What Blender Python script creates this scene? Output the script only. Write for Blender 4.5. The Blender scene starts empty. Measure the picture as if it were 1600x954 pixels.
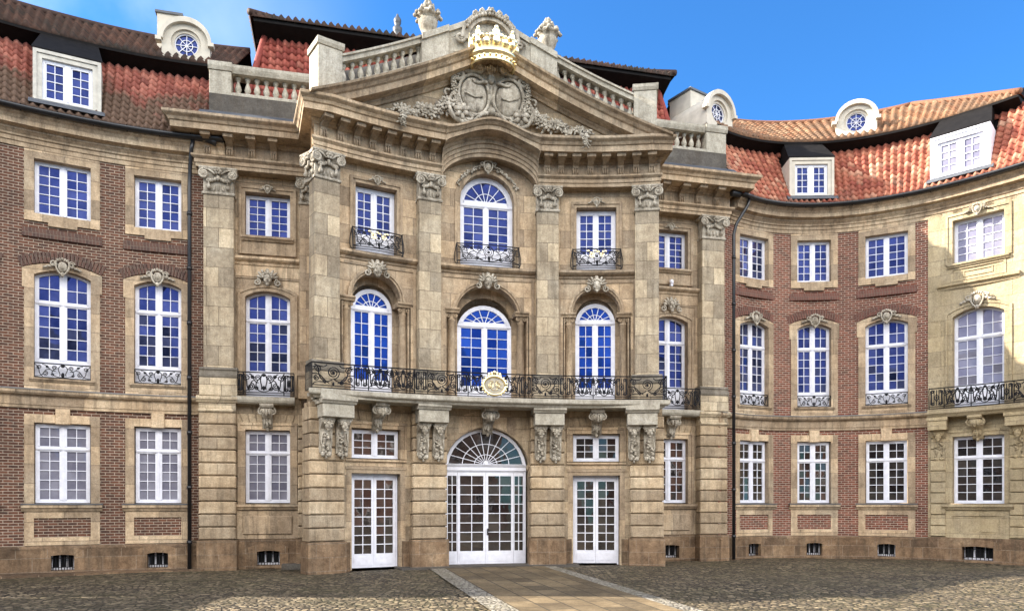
import bpy, bmesh, math, random
from mathutils import Matrix, Vector
random.seed(7)
PI = math.pi
EYE = 1.9
sc = bpy.context.scene
C = sc.collection
rad = math.radians

# ------------------------------------------------------------------ frames
# every frame maps (s along the facade, h above eye level, d towards the court) to the world
class Local:
    step = 1e9
    def P(self, s, h, d): return (s, -d, h)
LOCAL = Local()
CT, ST = math.cos(rad(13.24)), math.sin(rad(13.24))
MID = (-.875, 22.88)
class Flat:
    step = 1e9
    def __init__(self, off=0): self.off = off
    def P(self, t, h, d):
        n = self.off + d
        return (MID[0] + t*CT + n*ST, MID[1] + t*ST - n*CT, h + EYE)
    def rig(self, t, d=0):
        return self.P(t, 0, d), math.atan2(ST, CT)
class Arc:
    step = .35
    def __init__(self, off=0, n0=.85, k=.0403): self.off, self.n0, self.k = off, n0, k
    def P(self, t, h, d):
        n = self.n0 + self.k*t*t; sl = 2*self.k*t; q = math.hypot(1, sl); e = (self.off + d)/q
        tt = t - sl*e; nn = n + e
        return (MID[0] + tt*CT + nn*ST, MID[1] + tt*ST - nn*CT, h + EYE)
    def rig(self, t, d=0):
        return self.P(t, 0, d), math.atan2(ST, CT) - math.atan(2*self.k*t)
class Path:
    step = .3
    def __init__(self, pts, start=0):
        self.p = pts; self.s = [start]
        for a, b in zip(pts, pts[1:]): self.s.append(self.s[-1] + math.hypot(b[0]-a[0], b[1]-a[1]))
        self.n = []
        for i in range(len(pts)):
            a = pts[max(i-1, 0)]; b = pts[min(i+1, len(pts)-1)]
            dx, dy = b[0]-a[0], b[1]-a[1]; q = math.hypot(dx, dy); self.n.append((dy/q, -dx/q))
        self.L = self.s[-1]
    def at(self, s):
        i = 0
        while i < len(self.s)-2 and s > self.s[i+1]: i += 1
        k = (s - self.s[i])/(self.s[i+1]-self.s[i])
        a, b = self.p[i], self.p[i+1]; na, nb = self.n[i], self.n[i+1]; kk = min(max(k, 0), 1)
        nx, ny = na[0]+(nb[0]-na[0])*kk, na[1]+(nb[1]-na[1])*kk; q = math.hypot(nx, ny)
        return a[0]+(b[0]-a[0])*k, a[1]+(b[1]-a[1])*k, nx/q, ny/q
    def P(self, s, h, d):
        x, y, nx, ny = self.at(s)
        return (x+nx*d, y+ny*d, h+EYE)
    def rig(self, s, d=0):
        x, y, nx, ny = self.at(s)
        return (x+nx*d, y+ny*d, EYE), math.atan2(nx, -ny)
BLK = Flat(0)
ARC = Arc(0)
WL = Path([(-17.9,15.6),(-17.5,16.1),(-16.9,16.75),(-16.0,17.5),(-15.0,18.3),(-14.1,18.95),(-13.7,19.21),(-13.28,19.48),(-12.85,19.74),(-12.42,19.98),(-11.97,20.21),(-11.52,20.43),(-11.06,20.63),(-10.6,20.81),(-10.12,20.98),(-9.65,21.12),(-9.16,21.25),(-8.5,21.38),(-7.9,21.48)], 1.70)
WR = Path([(6.9,24.72),(7.49,25.1),(7.9,25.39),(8.34,25.62),(8.8,25.8),(9.29,25.93),(9.78,26.0),(10.28,26.02),(10.78,25.99),(11.27,25.92),(11.76,25.8),(12.23,25.64),(12.69,25.44),(13.13,25.21),(13.56,24.95),(13.97,24.66),(14.36,24.35),(14.73,24.02),(15.09,23.67),(15.43,23.3),(15.76,22.93),(16.2,22.35),(16.6,21.75)])

# ------------------------------------------------------------------ mesh builder
class MB:
    def __init__(self): self.v = []; self.f = []; self.uv = []; self.sm = []
    def quadgrid(self, P, us, vs, uvf=None, smooth=False, flip=False):
        """P(u,v)->xyz over lists us, vs"""
        b = len(self.v); n = len(us)
        for v in vs:
            for u in us: self.v.append(P(u, v))
        for j in range(len(vs)-1):
            for i in range(n-1):
                self.f.append((b+j*n+i, b+j*n+i+1, b+(j+1)*n+i+1, b+(j+1)*n+i))
                q = [(us[i], vs[j]), (us[i+1], vs[j]), (us[i+1], vs[j+1]), (us[i], vs[j+1])]
                self.uv.append([uvf(*e) for e in q] if uvf else q); self.sm.append(smooth)
    def face(self, pts, uv=None, smooth=False):
        b = len(self.v); self.v += pts
        self.f.append(tuple(range(b, b+len(pts)))); self.uv.append(uv or [(p[0], p[2]) for p in pts]); self.sm.append(smooth)
    def raw(self, vs, fs, uvs=None, smooth=False):
        b = len(self.v); self.v += vs
        for k, f in enumerate(fs):
            self.f.append(tuple(b+i for i in f))
            self.uv.append(uvs[k] if uvs else [(vs[i][0]-vs[i][1], vs[i][2]) for i in f]); self.sm.append(smooth)
    def build(self, name, mat, parent=None, at=None, label=None, recalc=True):
        me = bpy.data.meshes.new(name)
        me.from_pydata(self.v, [], self.f)
        ul = me.uv_layers.new(name='UVMap'); flat = []
        for q in self.uv:
            for e in q: flat += [e[0], e[1]]
        ul.data.foreach_set('uv', flat)
        me.polygons.foreach_set('use_smooth', self.sm)
        if recalc:
            bm = bmesh.new(); bm.from_mesh(me); bmesh.ops.recalc_face_normals(bm, faces=bm.faces); bm.to_mesh(me); bm.free()
        me.materials.append(mat)
        return link(name, me, parent, at, label)
def link(name, me, parent=None, at=None, label=None):
    o = bpy.data.objects.new(name, me); C.objects.link(o)
    if parent: o.parent = parent
    if at: o.location = at[0]; o.rotation_euler = (0, 0, at[1])
    if label: o['label'] = label
    return o
def empty(name, parent=None, at=None): return link(name, None, parent, at)
def top(o, label, cat, group=None):
    o['label'] = label; o['category'] = cat
    if group: o['group'] = group
    return o
def copy_tree(o, parent, at=None):
    c = o.copy(); C.objects.link(c); c.parent = parent
    if at: c.location = at[0]; c.rotation_euler = (0, 0, at[1])
    for ch in list(o.children): copy_tree(ch, c)
    return c
def ss(fr, s0, s1):
    n = max(1, int(math.ceil(abs(s1-s0)/fr.step - 1e-6))); return [s0+(s1-s0)*i/n for i in range(n+1)]

def mold(mb, fr, s0, s1, prof, smooth=False):
    """closed profile [(d,h)] swept along the frame from s0 to s1, capped"""
    S = ss(fr, s0, s1); m = len(prof); vs = []; fs = []; us = []
    for s in S:
        for (d, h) in prof: vs.append(fr.P(s, h, d))
    for i in range(len(S)-1):
        for j in range(m):
            k = (j+1) % m
            fs.append((i*m+j, (i+1)*m+j, (i+1)*m+k, i*m+k))
            a, b = prof[j], prof[k]
            us.append([(S[i]-a[0], a[1]), (S[i+1]-a[0], a[1]), (S[i+1]-b[0], b[1]), (S[i]-b[0], b[1])])
    fs.append(tuple(range(m))); us.append([(S[0]-d, h) for d, h in prof])
    e = (len(S)-1)*m
    fs.append(tuple(e+j for j in range(m))); us.append([(S[-1]-d, h) for d, h in prof])
    mb.raw(vs, fs, us, smooth)
def box(mb, fr, s0, s1, h0, h1, d0, d1): mold(mb, fr, s0, s1, [(d0, h0), (d1, h0), (d1, h1), (d0, h1)])
def cbox(mb, fr, s0, s1, h0, h1, d0, d1, b=.015):
    """box with chamfered front edges (dressed stone)"""
    S = [(s0, 0), (s1, 0)]
    v = []; 
    for s, h, d in [(s0, h0, d0), (s1, h0, d0), (s1, h1, d0), (s0, h1, d0), (s0, h0, d1-b), (s1, h0, d1-b), (s1, h1, d1-b), (s0, h1, d1-b),
                    (s0+b, h0+b, d1), (s1-b, h0+b, d1), (s1-b, h1-b, d1), (s0+b, h1-b, d1)]: v.append((s, h, d))
    f = [(0,1,5,4), (1,2,6,5), (2,3,7,6), (3,0,4,7), (4,5,9,8), (5,6,10,9), (6,7,11,10), (7,4,8,11), (8,9,10,11), (0,3,2,1)]
    mb.raw([fr.P(*p) for p in v], f, [[(v[i][0]-v[i][2], v[i][1]) for i in q] for q in f])
def sweep(mb, pts, prof, zoff=EYE, smooth=False, over={}):
    """profile [(d,h)] swept along a world polyline with mitred corners; d to the right-hand (court) side"""
    m = len(prof); vs = []; fs = []; us = []; L = 0; SL = []
    N = len(pts)
    for i, p in enumerate(pts):
        if i: L += math.hypot(p[0]-pts[i-1][0], p[1]-pts[i-1][1])
        SL.append(L); ns = []
        for a, b in ((i-1, i), (i, i+1)):
            if a >= 0 and b < N:
                dx, dy = pts[b][0]-pts[a][0], pts[b][1]-pts[a][1]; q = math.hypot(dx, dy); ns.append((dy/q, -dx/q))
        if len(ns) == 1: mx, my = ns[0]
        else:
            if i in over: 
                mx, my = over[i]
                for d, h in prof: vs.append((p[0]+mx*d, p[1]+my*d, h+zoff))
                continue
            bx, by = ns[0][0]+ns[1][0], ns[0][1]+ns[1][1]; q = bx*ns[0][0]+by*ns[0][1]; q = max(q, .25); mx, my = bx/q, by/q
        for d, h in prof: vs.append((p[0]+mx*d, p[1]+my*d, h+zoff))
    for i in range(N-1):
        for j in range(m):
            k = (j+1) % m; a, b = prof[j], prof[k]
            fs.append((i*m+j, (i+1)*m+j, (i+1)*m+k, i*m+k))
            us.append([(SL[i]-a[0], a[1]), (SL[i+1]-a[0], a[1]), (SL[i+1]-b[0], b[1]), (SL[i]-b[0], b[1])])
    fs.append(tuple(range(m))); us.append([(0, h) for d, h in prof])
    e = (N-1)*m; fs.append(tuple(e+j for j in range(m))); us.append([(L, h) for d, h in prof])
    mb.raw(vs, fs, us, smooth)
def wall(mb, fr, s0, s1, h0, h1, holes=(), d=0):
    cs = sorted(set([s0, s1] + [x for q in holes for x in q[:2] if s0 < x < s1])); S = []
    for a, b in zip(cs, cs[1:]): S += ss(fr, a, b)[:-1]
    S.append(cs[-1])
    H = sorted(set([h0, h1] + [x for q in holes for x in q[2:] if h0 < x < h1]))
    idx = {}; 
    def vid(s, h):
        if (s, h) not in idx: idx[(s, h)] = len(mb.v); mb.v.append(fr.P(s, h, d))
        return idx[(s, h)]
    for a, b in zip(S, S[1:]):
        for c, e in zip(H, H[1:]):
            ms, mh = (a+b)/2, (c+e)/2
            if any(q[0] < ms < q[1] and q[2] < mh < q[3] for q in holes): continue
            mb.f.append((vid(a, c), vid(b, c), vid(b, e), vid(a, e))); mb.uv.append([(a, c), (b, c), (b, e), (a, e)]); mb.sm.append(False)
def tube(mb, pts, r, n=4, taper=None, closed=False):
    """thin bar along world points"""
    vs = []; fs = []; N = len(pts)
    V = [Vector(p) for p in pts]
    for i in range(N):
        t = (V[min(i+1, N-1)] - V[max(i-1, 0)])
        if t.length < 1e-9: t = Vector((1, 0, 0))
        t.normalize()
        a = t.cross(Vector((0.13, .9, .21))); 
        if a.length < .05: a = t.cross(Vector((1, 0, 0)))
        a.normalize(); b = t.cross(a); rr = r if not taper else r*taper(i/(N-1))
        for k in range(n):
            w = 2*PI*(k+.5)/n; q = V[i] + a*math.cos(w)*rr + b*math.sin(w)*rr; vs.append(tuple(q))
    for i in range(N-1):
        for k in range(n): fs.append((i*n+k, i*n+(k+1) % n, (i+1)*n+(k+1) % n, (i+1)*n+k))
    fs.append(tuple(range(n))); fs.append(tuple((N-1)*n+k for k in range(n)))
    mb.raw(vs, fs, None, n > 4)
def ftube(mb, fr, pts, r, d, n=4, taper=None): tube(mb, [fr.P(p[0], p[1], d + (p[2] if len(p) > 2 else 0)) for p in pts], r, n, taper)
def lump(mb, fr, u, h, d, ru, rh, rd, rot=0, ns=8, nr=5):
    c, s = math.cos(rot), math.sin(rot); vs = []; fs = []
    vs.append(fr.P(u - s*rh, h + c*rh, d))
    for j in range(1, nr):
        th = PI*j/nr
        for i in range(ns):
            ph = 2*PI*i/ns; x, y, z = math.sin(th)*math.cos(ph)*ru, math.cos(th)*rh, math.sin(th)*math.sin(ph)*rd
            vs.append(fr.P(u + c*x - s*y, h + s*x + c*y, d + z))
    vs.append(fr.P(u + s*rh, h - c*rh, d)); e = len(vs)-1
    for i in range(ns): fs.append((0, 1+i, 1+(i+1) % ns)); fs.append((e, e-ns+(i+1) % ns, e-ns+i))
    for j in range(nr-2):
        for i in range(ns): a = 1+j*ns; fs.append((a+i, a+ns+i, a+ns+(i+1) % ns, a+(i+1) % ns))
    mb.raw(vs, fs, None, True)
def lathe(mb, fr, u, d, prof, ns=12, smooth=True):
    vs = []; fs = []; m = len(prof)
    for (r, h) in prof:
        for i in range(ns): a = 2*PI*i/ns; vs.append(fr.P(u + r*math.cos(a), h, d + r*math.sin(a)))
    for j in range(m-1):
        for i in range(ns): fs.append((j*ns+i, j*ns+(i+1) % ns, (j+1)*ns+(i+1) % ns, (j+1)*ns+i))
    fs.append(tuple(range(ns))); fs.append(tuple((m-1)*ns+i for i in range(ns)))
    mb.raw(vs, fs, None, smooth)
def outline(w, h0, hs, rise, n=14):
    """closed outline: bottom left, bottom right, then the arch from right to left"""
    pts = [(-w, h0), (w, h0)]
    if rise < 1e-4: return pts + [(w - 2*w*i/n, hs) for i in range(n+1)]
    R = (w*w + rise*rise)/(2*rise); hc = hs + rise - R; a0 = math.asin(min(1, w/R))
    if rise > w: a0 = PI - a0
    return pts + [(R*math.sin(a0 - 2*a0*i/n), hc + R*math.cos(a0 - 2*a0*i/n)) for i in range(n+1)]
def arch_top(w, hs, rise, u):
    if rise < 1e-4: return hs
    R = (w*w + rise*rise)/(2*rise); return hs + rise - R + math.sqrt(max(R*R - u*u, 0))
def inset(w, h0, hs, rise, k, kb=None):
    kb = k if kb is None else kb
    if rise < 1e-4: return (w-k, h0+kb, hs-k, 0)
    R = (w*w + rise*rise)/(2*rise); hc = hs + rise - R; w2 = w-k; R2 = R-k
    hs2 = hc + math.sqrt(max(R2*R2 - w2*w2, 0)); return (w2, h0+kb, hs2, hc + R2 - hs2)
def ring(mb, fr, out, inn, d0, d1, u0=0, din=None, closed=True):
    """frame between two outlines, front at d1, back at d0"""
    n = len(out); din = d0 if din is None else din
    v = [(p[0]+u0, p[1], d1) for p in out] + [(p[0]+u0, p[1], d1) for p in inn] + [(p[0]+u0, p[1], d0) for p in out] + [(p[0]+u0, p[1], din) for p in inn]
    f = [] if closed else [(0, n, 3*n, 2*n), (n-1, 2*n-1, 4*n-1, 3*n-1)]
    for i in range(n if closed else n-1):
        k = (i+1) % n
        f += [(i, k, n+k, n+i), (i, 2*n+i, 2*n+k, k), (n+i, n+k, 3*n+k, 3*n+i)]
    mb.raw([fr.P(*p) for p in v], f, [[(v[i][0]-v[i][2], v[i][1]) for i in q] for q in f])
def spiral(cx, cy, r0, r1, a0, turns, n=18):
    return [(cx + (r0+(r1-r0)*i/n)*math.cos(a0+2*PI*turns*i/n), cy + (r0+(r1-r0)*i/n)*math.sin(a0+2*PI*turns*i/n)) for i in range(n+1)]
def bez(p0, p1, p2, p3, n=12):
    o = []
    for i in range(n+1):
        t = i/n; a, b, c, e = (1-t)**3, 3*t*(1-t)**2, 3*t*t*(1-t), t**3
        o.append((a*p0[0]+b*p1[0]+c*p2[0]+e*p3[0], a*p0[1]+b*p1[1]+c*p2[1]+e*p3[1]))
    return o

# ------------------------------------------------------------------ materials
class NT:
    def __init__(self, name):
        self.m = bpy.data.materials.new(name); self.m.use_nodes = True; self.t = self.m.node_tree
        self.b = self.t.nodes['Principled BSDF']
    def n(self, typ, **kw):
        x = self.t.nodes.new(typ)
        for k, v in kw.items(): setattr(x, k, v)
        return x
    def l(self, a, b): self.t.links.new(a, b)
    def set(self, node, **kw):
        for k, v in kw.items():
            node.inputs[k.replace('_', ' ')].default_value = v
    def noise(self, vec, scale, detail=4, rough=.6):
        x = self.n('ShaderNodeTexNoise'); x.inputs['Scale'].default_value = scale; x.inputs['Detail'].default_value = detail; x.inputs['Roughness'].default_value = rough
        if vec is not None: self.l(vec, x.inputs['Vector'])
        return x.outputs['Fac']
    def ramp(self, fac, stops, interp='LINEAR'):
        x = self.n('ShaderNodeValToRGB'); self.l(fac, x.inputs[0]); cr = x.color_ramp; cr.interpolation = interp
        while len(cr.elements) < len(stops): cr.elements.new(.5)
        for e, (p, c) in zip(cr.elements, stops): e.position = p; e.color = c if len(c) == 4 else (*c, 1)
        return x.outputs[0]
    def mix(self, a, b, fac, mode='MIX'):
        x = self.n('ShaderNodeMix', data_type='RGBA', blend_type=mode)
        for s, v in ((x.inputs[0], fac), (x.inputs[6], a), (x.inputs[7], b)):
            if hasattr(v, 'is_linked'): self.l(v, s)
            elif isinstance(v, (int, float)): s.default_value = v
            else: s.default_value = (*v, 1)
        return x.outputs[2]
    def math(self, op, a, b=None):
        x = self.n('ShaderNodeMath', operation=op)
        for s, v in zip(x.inputs, (a, b)):
            if v is None: continue
            if hasattr(v, 'is_linked'): self.l(v, s)
            else: s.default_value = v
        return x.outputs[0]
    def mapv(self, vec, scale=(1, 1, 1), loc=(0, 0, 0)):
        x = self.n('ShaderNodeMapping'); self.l(vec, x.inputs[0]); x.inputs['Scale'].default_value = scale; x.inputs['Location'].default_value = loc; return x.outputs[0]
    def bump(self, h, strength, dist, prev=None):
        x = self.n('ShaderNodeBump'); x.inputs['Strength'].default_value = strength; x.inputs['Distance'].default_value = dist; self.l(h, x.inputs['Height'])
        if prev is not None: self.l(prev, x.inputs['Normal'])
        return x.outputs[0]
    def uv(self): return self.n('ShaderNodeTexCoord').outputs['UV']
    def pos(self): return self.n('ShaderNodeNewGeometry').outputs['Position']

def stone_mat(name, c1, c2, c3, bw=0, bh=.35, mortar=.008, stain=.6, joint=(.12, .09, .06), streak=True, jf=.75, off=0, bvar=.9, mott=.55):
    k = NT(name); pos = k.pos()
    n1 = k.noise(pos, .9, 5, .65); n2 = k.noise(pos, 6, 6, .7); n3 = k.noise(pos, 26, 3, .6)
    col = k.ramp(n1, [(.3, c1), (.52, c2), (.72, c3)])
    hgt = n2; nrm = None
    if bw:
        uv = k.mapv(k.uv(), loc=(0, off, 0)); br = k.n('ShaderNodeTexBrick'); k.l(uv, br.inputs['Vector'])
        k.set(br, Scale=1, Mortar_Size=mortar, Mortar_Smooth=.15, Bias=0, Brick_Width=bw, Row_Height=bh)
        br.inputs['Color1'].default_value = (.56, .535, .50, 1); br.inputs['Color2'].default_value = (1.20, 1.13, .99, 1); br.inputs['Mortar'].default_value = (.9, .86, .8, 1)
        br.offset = .45
        col = k.mix(col, br.outputs['Color'], bvar, 'MULTIPLY')
        col = k.mix(col, joint, k.math('MULTIPLY', br.outputs['Fac'], jf))
        inv = k.math('SUBTRACT', 1.0, br.outputs['Fac']); nrm = k.bump(inv, .6, .02)
    # soot and runs of water, fixed to the stone
    if streak:
        sv = k.mapv(pos, scale=(3.2, 3.2, .38)); st = k.ramp(k.noise(sv, 1.6, 5, .7), [(.46, (0, 0, 0)), (.68, (1, 1, 1))])
        col = k.mix(col, (.085, .066, .048), k.math('MULTIPLY', st, stain*.60))
    pt = k.ramp(n2, [(.33, (.58, .54, .49)), (.62, (1.16, 1.14, 1.10))])
    col = k.mix(col, pt, mott, 'MULTIPLY')
    col = k.mix(col, k.ramp(n3, [(.3, (.72, .70, .67)), (.7, (1.14, 1.14, 1.14))]), .8, 'MULTIPLY')
    k.l(col, k.b.inputs['Base Color']); k.b.inputs['Roughness'].default_value = .88; k.b.inputs['Specular IOR Level'].default_value = .25
    nrm = k.bump(n2, .55, .04, nrm); nrm = k.bump(n3, .45, .015, nrm); k.l(nrm, k.b.inputs['Normal'])
    return k.m
def brick_mat(name, a, b, mort, spots):
    k = NT(name); uv = k.uv(); pos = k.pos(); br = k.n('ShaderNodeTexBrick'); k.l(uv, br.inputs['Vector'])
    k.set(br, Scale=1, Mortar_Size=.0085, Mortar_Smooth=.2, Bias=-.1, Brick_Width=.225, Row_Height=.0765)
    br.inputs['Color1'].default_value = (*a, 1); br.inputs['Color2'].default_value = (*b, 1); br.inputs['Mortar'].default_value = (*mort, 1)
    n1 = k.noise(pos, .55, 5, .7); n2 = k.noise(pos, 9, 4, .65)
    sp = k.ramp(k.noise(k.mapv(uv, scale=(4.4, 13, 1)), 1.0, 2, .5), [(.50, (0, 0, 0)), (.62, (1, 1, 1))])
    col = k.mix(br.outputs['Color'], spots, k.math('MULTIPLY', k.math('MULTIPLY', sp, .6), k.math('SUBTRACT', 1.0, br.outputs['Fac'])))
    col = k.mix(col, k.ramp(n1, [(.3, (.68, .68, .70)), (.7, (1.15, 1.12, 1.1))]), .8, 'MULTIPLY')
    col = k.mix(col, k.ramp(n2, [(.3, (.75, .75, .75)), (.7, (1.15, 1.15, 1.15))]), .7, 'MULTIPLY')
    k.l(col, k.b.inputs['Base Color']); k.b.inputs['Roughness'].default_value = .85; k.b.inputs['Specular IOR Level'].default_value = .2
    nr = k.bump(k.math('SUBTRACT', 1.0, br.outputs['Fac']), .7, .012); nr = k.bump(n2, .3, .01, nr); k.l(nr, k.b.inputs['Normal'])
    return k.m
def plain_mat(name, col, rough=.5, var=.15, metal=0, spec=.5, scale=5, bump=0):
    k = NT(name); n = k.noise(k.pos(), scale, 4, .65)
    lo, hi = 1-var, 1+var
    c = k.mix(col, k.ramp(n, [(.3, (lo, lo, lo)), (.7, (hi, hi, hi))]), 1.0, 'MULTIPLY')
    k.l(c, k.b.inputs['Base Color']); k.b.inputs['Roughness'].default_value = rough; k.b.inputs['Metallic'].default_value = metal; k.b.inputs['Specular IOR Level'].default_value = spec
    if bump: k.l(k.bump(n, bump, .02), k.b.inputs['Normal'])
    return k.m
def glass_mat(name, base, tint=(.62, .66, 1.0), ior=2.1, rough=.015, wave=.06, base2=None):
    """old window glass: uneven reflection, and behind it a dim room with drawn fabric here and there"""
    k = NT(name); pos = k.pos()
    rnd = k.n('ShaderNodeNewGeometry').outputs['Random Per Island']
    f = k.ramp(k.math('ADD', k.math('MULTIPLY', k.noise(pos, 1.7, 5, .65), .75), k.math('MULTIPLY', rnd, .25)), [(.36, (0, 0, 0)), (.66, (1, 1, 1))])
    c = k.mix(base, base2 or tuple(x*2.2 for x in base), f)
    k.l(c, k.b.inputs['Base Color']); k.b.inputs['Roughness'].default_value = rough
    k.b.inputs['IOR'].default_value = ior; k.b.inputs['Specular Tint'].default_value = (*tint, 1)
    k.l(k.bump(k.noise(pos, 2.3, 2, .5), wave, .02), k.b.inputs['Normal'])
    return k.m
def tile_mat(name, stops, moss, mossamt, v_bias):
    """clay pantiles: a random tone per tile (from the mesh attribute), lichen and soot growing upwards from the eaves"""
    k = NT(name); at = k.n('ShaderNodeAttribute', attribute_name='tone'); pos = k.pos()
    col = k.ramp(at.outputs['Fac'], stops)
    n1 = k.noise(pos, .8, 5, .7); n2 = k.noise(pos, 11, 4, .7)
    uvx = k.n('ShaderNodeSeparateXYZ'); k.l(k.uv(), uvx.inputs[0])
    m = k.math('ADD', k.math('MULTIPLY', n1, .9), k.math('MULTIPLY', uvx.outputs[1], -v_bias))
    m = k.math('ADD', m, k.math('MULTIPLY', at.outputs['Fac'], .12))
    col = k.mix(col, moss, k.ramp(m, [(mossamt-.09, (0, 0, 0)), (mossamt+.09, (1, 1, 1))]))
    col = k.mix(col, k.ramp(n2, [(.3, (.6, .6, .6)), (.7, (1.25, 1.25, 1.25))]), .7, 'MULTIPLY')
    k.l(col, k.b.inputs['Base Color']); k.b.inputs['Roughness'].default_value = .75; k.b.inputs['Specular IOR Level'].default_value = .3
    k.l(k.bump(n2, .3, .015), k.b.inputs['Normal'])
    return k.m

M = {}
TAN = ((.43, .33, .235), (.54, .435, .33), (.61, .525, .42))
GRY = ((.43, .365, .285), (.53, .465, .37), (.60, .55, .465))
M['tan'] = stone_mat('sandstone', *TAN, bw=1.1, bh=.52, stain=.65, jf=.6)
M['tan_smooth'] = stone_mat('sandstone_moulding', *TAN, bw=1.7, bh=9, mortar=.006, stain=1.05, jf=.5)
M['grey'] = stone_mat('pale_ashlar', *GRY, bw=.72, bh=.56, mortar=.008, stain=.75, jf=.75)
M['rust'] = stone_mat('rusticated_ashlar', (.36, .28, .195), (.48, .39, .29), (.57, .49, .385), bw=1.25, bh=.367, mortar=.008, stain=.8, off=1.06, jf=.6, bvar=.75)
M['plinth'] = stone_mat('plinth_stone', (.14, .095, .065), (.235, .165, .115), (.34, .26, .19), bw=.83, bh=.37, mortar=.009, stain=1.0, joint=(.42, .36, .29), jf=.35, mott=.85)
M['carved'] = stone_mat('carved_stone', (.36, .325, .27), (.46, .425, .365), (.54, .50, .44), stain=1.3, mott=.95)
M['pale'] = stone_mat('balustrade_stone', (.36, .33, .275), (.45, .42, .355), (.52, .49, .43), stain=.6)
M['yellow'] = stone_mat('yellow_ashlar', (.36, .295, .185), (.42, .35, .235), (.47, .405, .29), bw=1.0, bh=.50, stain=.4, jf=.5, bvar=.45, mott=.35)
M['base_stone'] = stone_mat('weathered_base_stone', (.13, .115, .095), (.20, .18, .15), (.30, .27, .23), stain=.9)
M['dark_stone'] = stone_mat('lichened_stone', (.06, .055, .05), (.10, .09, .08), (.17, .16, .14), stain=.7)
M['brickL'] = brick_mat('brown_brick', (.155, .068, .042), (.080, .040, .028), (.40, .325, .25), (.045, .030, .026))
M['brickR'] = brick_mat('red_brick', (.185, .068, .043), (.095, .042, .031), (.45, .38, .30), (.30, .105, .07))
M['white'] = plain_mat('white_paint', (.70, .70, .765), .5, .11, scale=5)
M['white_render'] = plain_mat('cream_render', (.52, .47, .39), .8, .14, scale=3, bump=.2)
M['weathered'] = plain_mat('weathered_paint', (.50, .47, .41), .75, .2, scale=6, bump=.2)
M['iron'] = plain_mat('black_iron', (.008, .008, .011), .6, .2, spec=.2)
M['lead_grey'] = plain_mat('old_lead', (.16, .155, .15), .7, .3, scale=3)
M['lead'] = plain_mat('lead_sheet', (.07, .075, .085), .5, .25, scale=3)
M['black'] = plain_mat('tarred_timber_and_shade', (.010, .009, .009), .85, .3, spec=.12)
M['dark'] = plain_mat('cellar_dark', (.006, .006, .006), .9, .1)
M['gutter'] = plain_mat('black_gutter', (.012, .012, .014), .35, .3, scale=4)
M['gold'] = plain_mat('gilding', (1.0, .82, .47), .32, .06, metal=1, scale=9, bump=.15)
M['blue_glass'] = glass_mat('blue_glass', (.008, .011, .026), (.07, .12, .58), 1.8, base2=(.050, .060, .125))
M['film_glass'] = glass_mat('blue_film_glass', (.005, .018, .11), (.045, .14, .80), 1.75, base2=(.014, .05, .25))
M['curtain_glass'] = glass_mat('curtained_glass', (.13, .125, .165), (.5, .5, .9), 1.5, base2=(.23, .225, .27))
M['dark_glass'] = glass_mat('dark_glass', (.012, .010, .010), (.85, .78, .72), 1.75, wave=.12, base2=(.05, .043, .038))
M['roofL'] = tile_mat('old_pantiles', [(0, (.19, .058, .042)), (.5, (.29, .088, .062)), (1, (.40, .155, .11))], (.135, .082, .055), .20, .62)
M['roofR'] = tile_mat('red_pantiles', [(0, (.26, .068, .044)), (.45, (.38, .125, .075)), (.8, (.46, .19, .115)), (1, (.54, .30, .20))], (.20, .105, .075), .62, .1)
M['roofC'] = tile_mat('orange_pantiles', [(0, (.22, .045, .033)), (.5, (.32, .075, .052)), (1, (.42, .13, .09))], (.15, .07, .05), .66, .1)
M['roofUL'] = tile_mat('brown_pantiles', [(0, (.050, .026, .019)), (.5, (.085, .042, .028)), (1, (.13, .06, .04))], (.035, .026, .02), .5, .1)
M['roofUR'] = tile_mat('weathered_pantiles', [(0, (.20, .088, .045)), (.5, (.29, .15, .078)), (1, (.38, .235, .14))], (.17, .10, .06), .5, .1)

# ------------------------------------------------------------------ pantiles (real waves and laps)
def tiles(mb, fr, lo, hi, sr, tw=.212, course=.25, skip=()):
    """lo=(d,h) bottom, hi=(d,h) top, sr(v)->(s0,s1) extent at v in 0..1"""
    L = math.hypot(hi[0]-lo[0], hi[1]-lo[1]); n = max(1, int(round(L/course)))
    nx, nh = (hi[1]-lo[1])/L, -(hi[0]-lo[0])/L     # slope normal in (d,h)
    smin = min(sr(0)[0], sr(1)[0]); smax = max(sr(0)[1], sr(1)[1]); cols = int(math.ceil((smax-smin)/tw)); K = 7
    for r in range(n):
        v0, v1 = r/n, (r+1.12)/n
        for c in range(cols):
            a0, a1 = sr(min(v0, 1)); a = smin + c*tw
            if a + tw < a0 or a > a1: continue
            if any(q[0] < a+tw/2 < q[1] and q[2] < (v0+.5/n) < q[3] for q in skip): continue
            tn = random.random(); jit = random.uniform(-.006, .006); vs = []; us = []
            for (v, lift) in ((v0, -.03), (v0, .058+jit), (v1, .008)):
                e0, e1 = sr(min(v, 1))
                for i in range(K):
                    x = i/(K-1); s = min(max(a + x*tw*1.06, e0), e1)
                    w = .042*math.sin(2*PI*x - .6) + (.018 if x < .5 else 0)
                    d = lo[0] + (hi[0]-lo[0])*v + nx*(lift + (w if lift > 0 else -.0)); h = lo[1] + (hi[1]-lo[1])*v + nh*(lift + (w if lift > 0 else 0))
                    vs.append(fr.P(s, h, d)); us.append((s, v))
            fs = []
            for j in range(2):
                for i in range(K-1): fs.append((j*K+i, j*K+i+1, (j+1)*K+i+1, (j+1)*K+i))
            mb.raw(vs, fs, [[us[q] for q in f] for f in fs], True)
            mb.tone += [tn]*len(vs)
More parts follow.
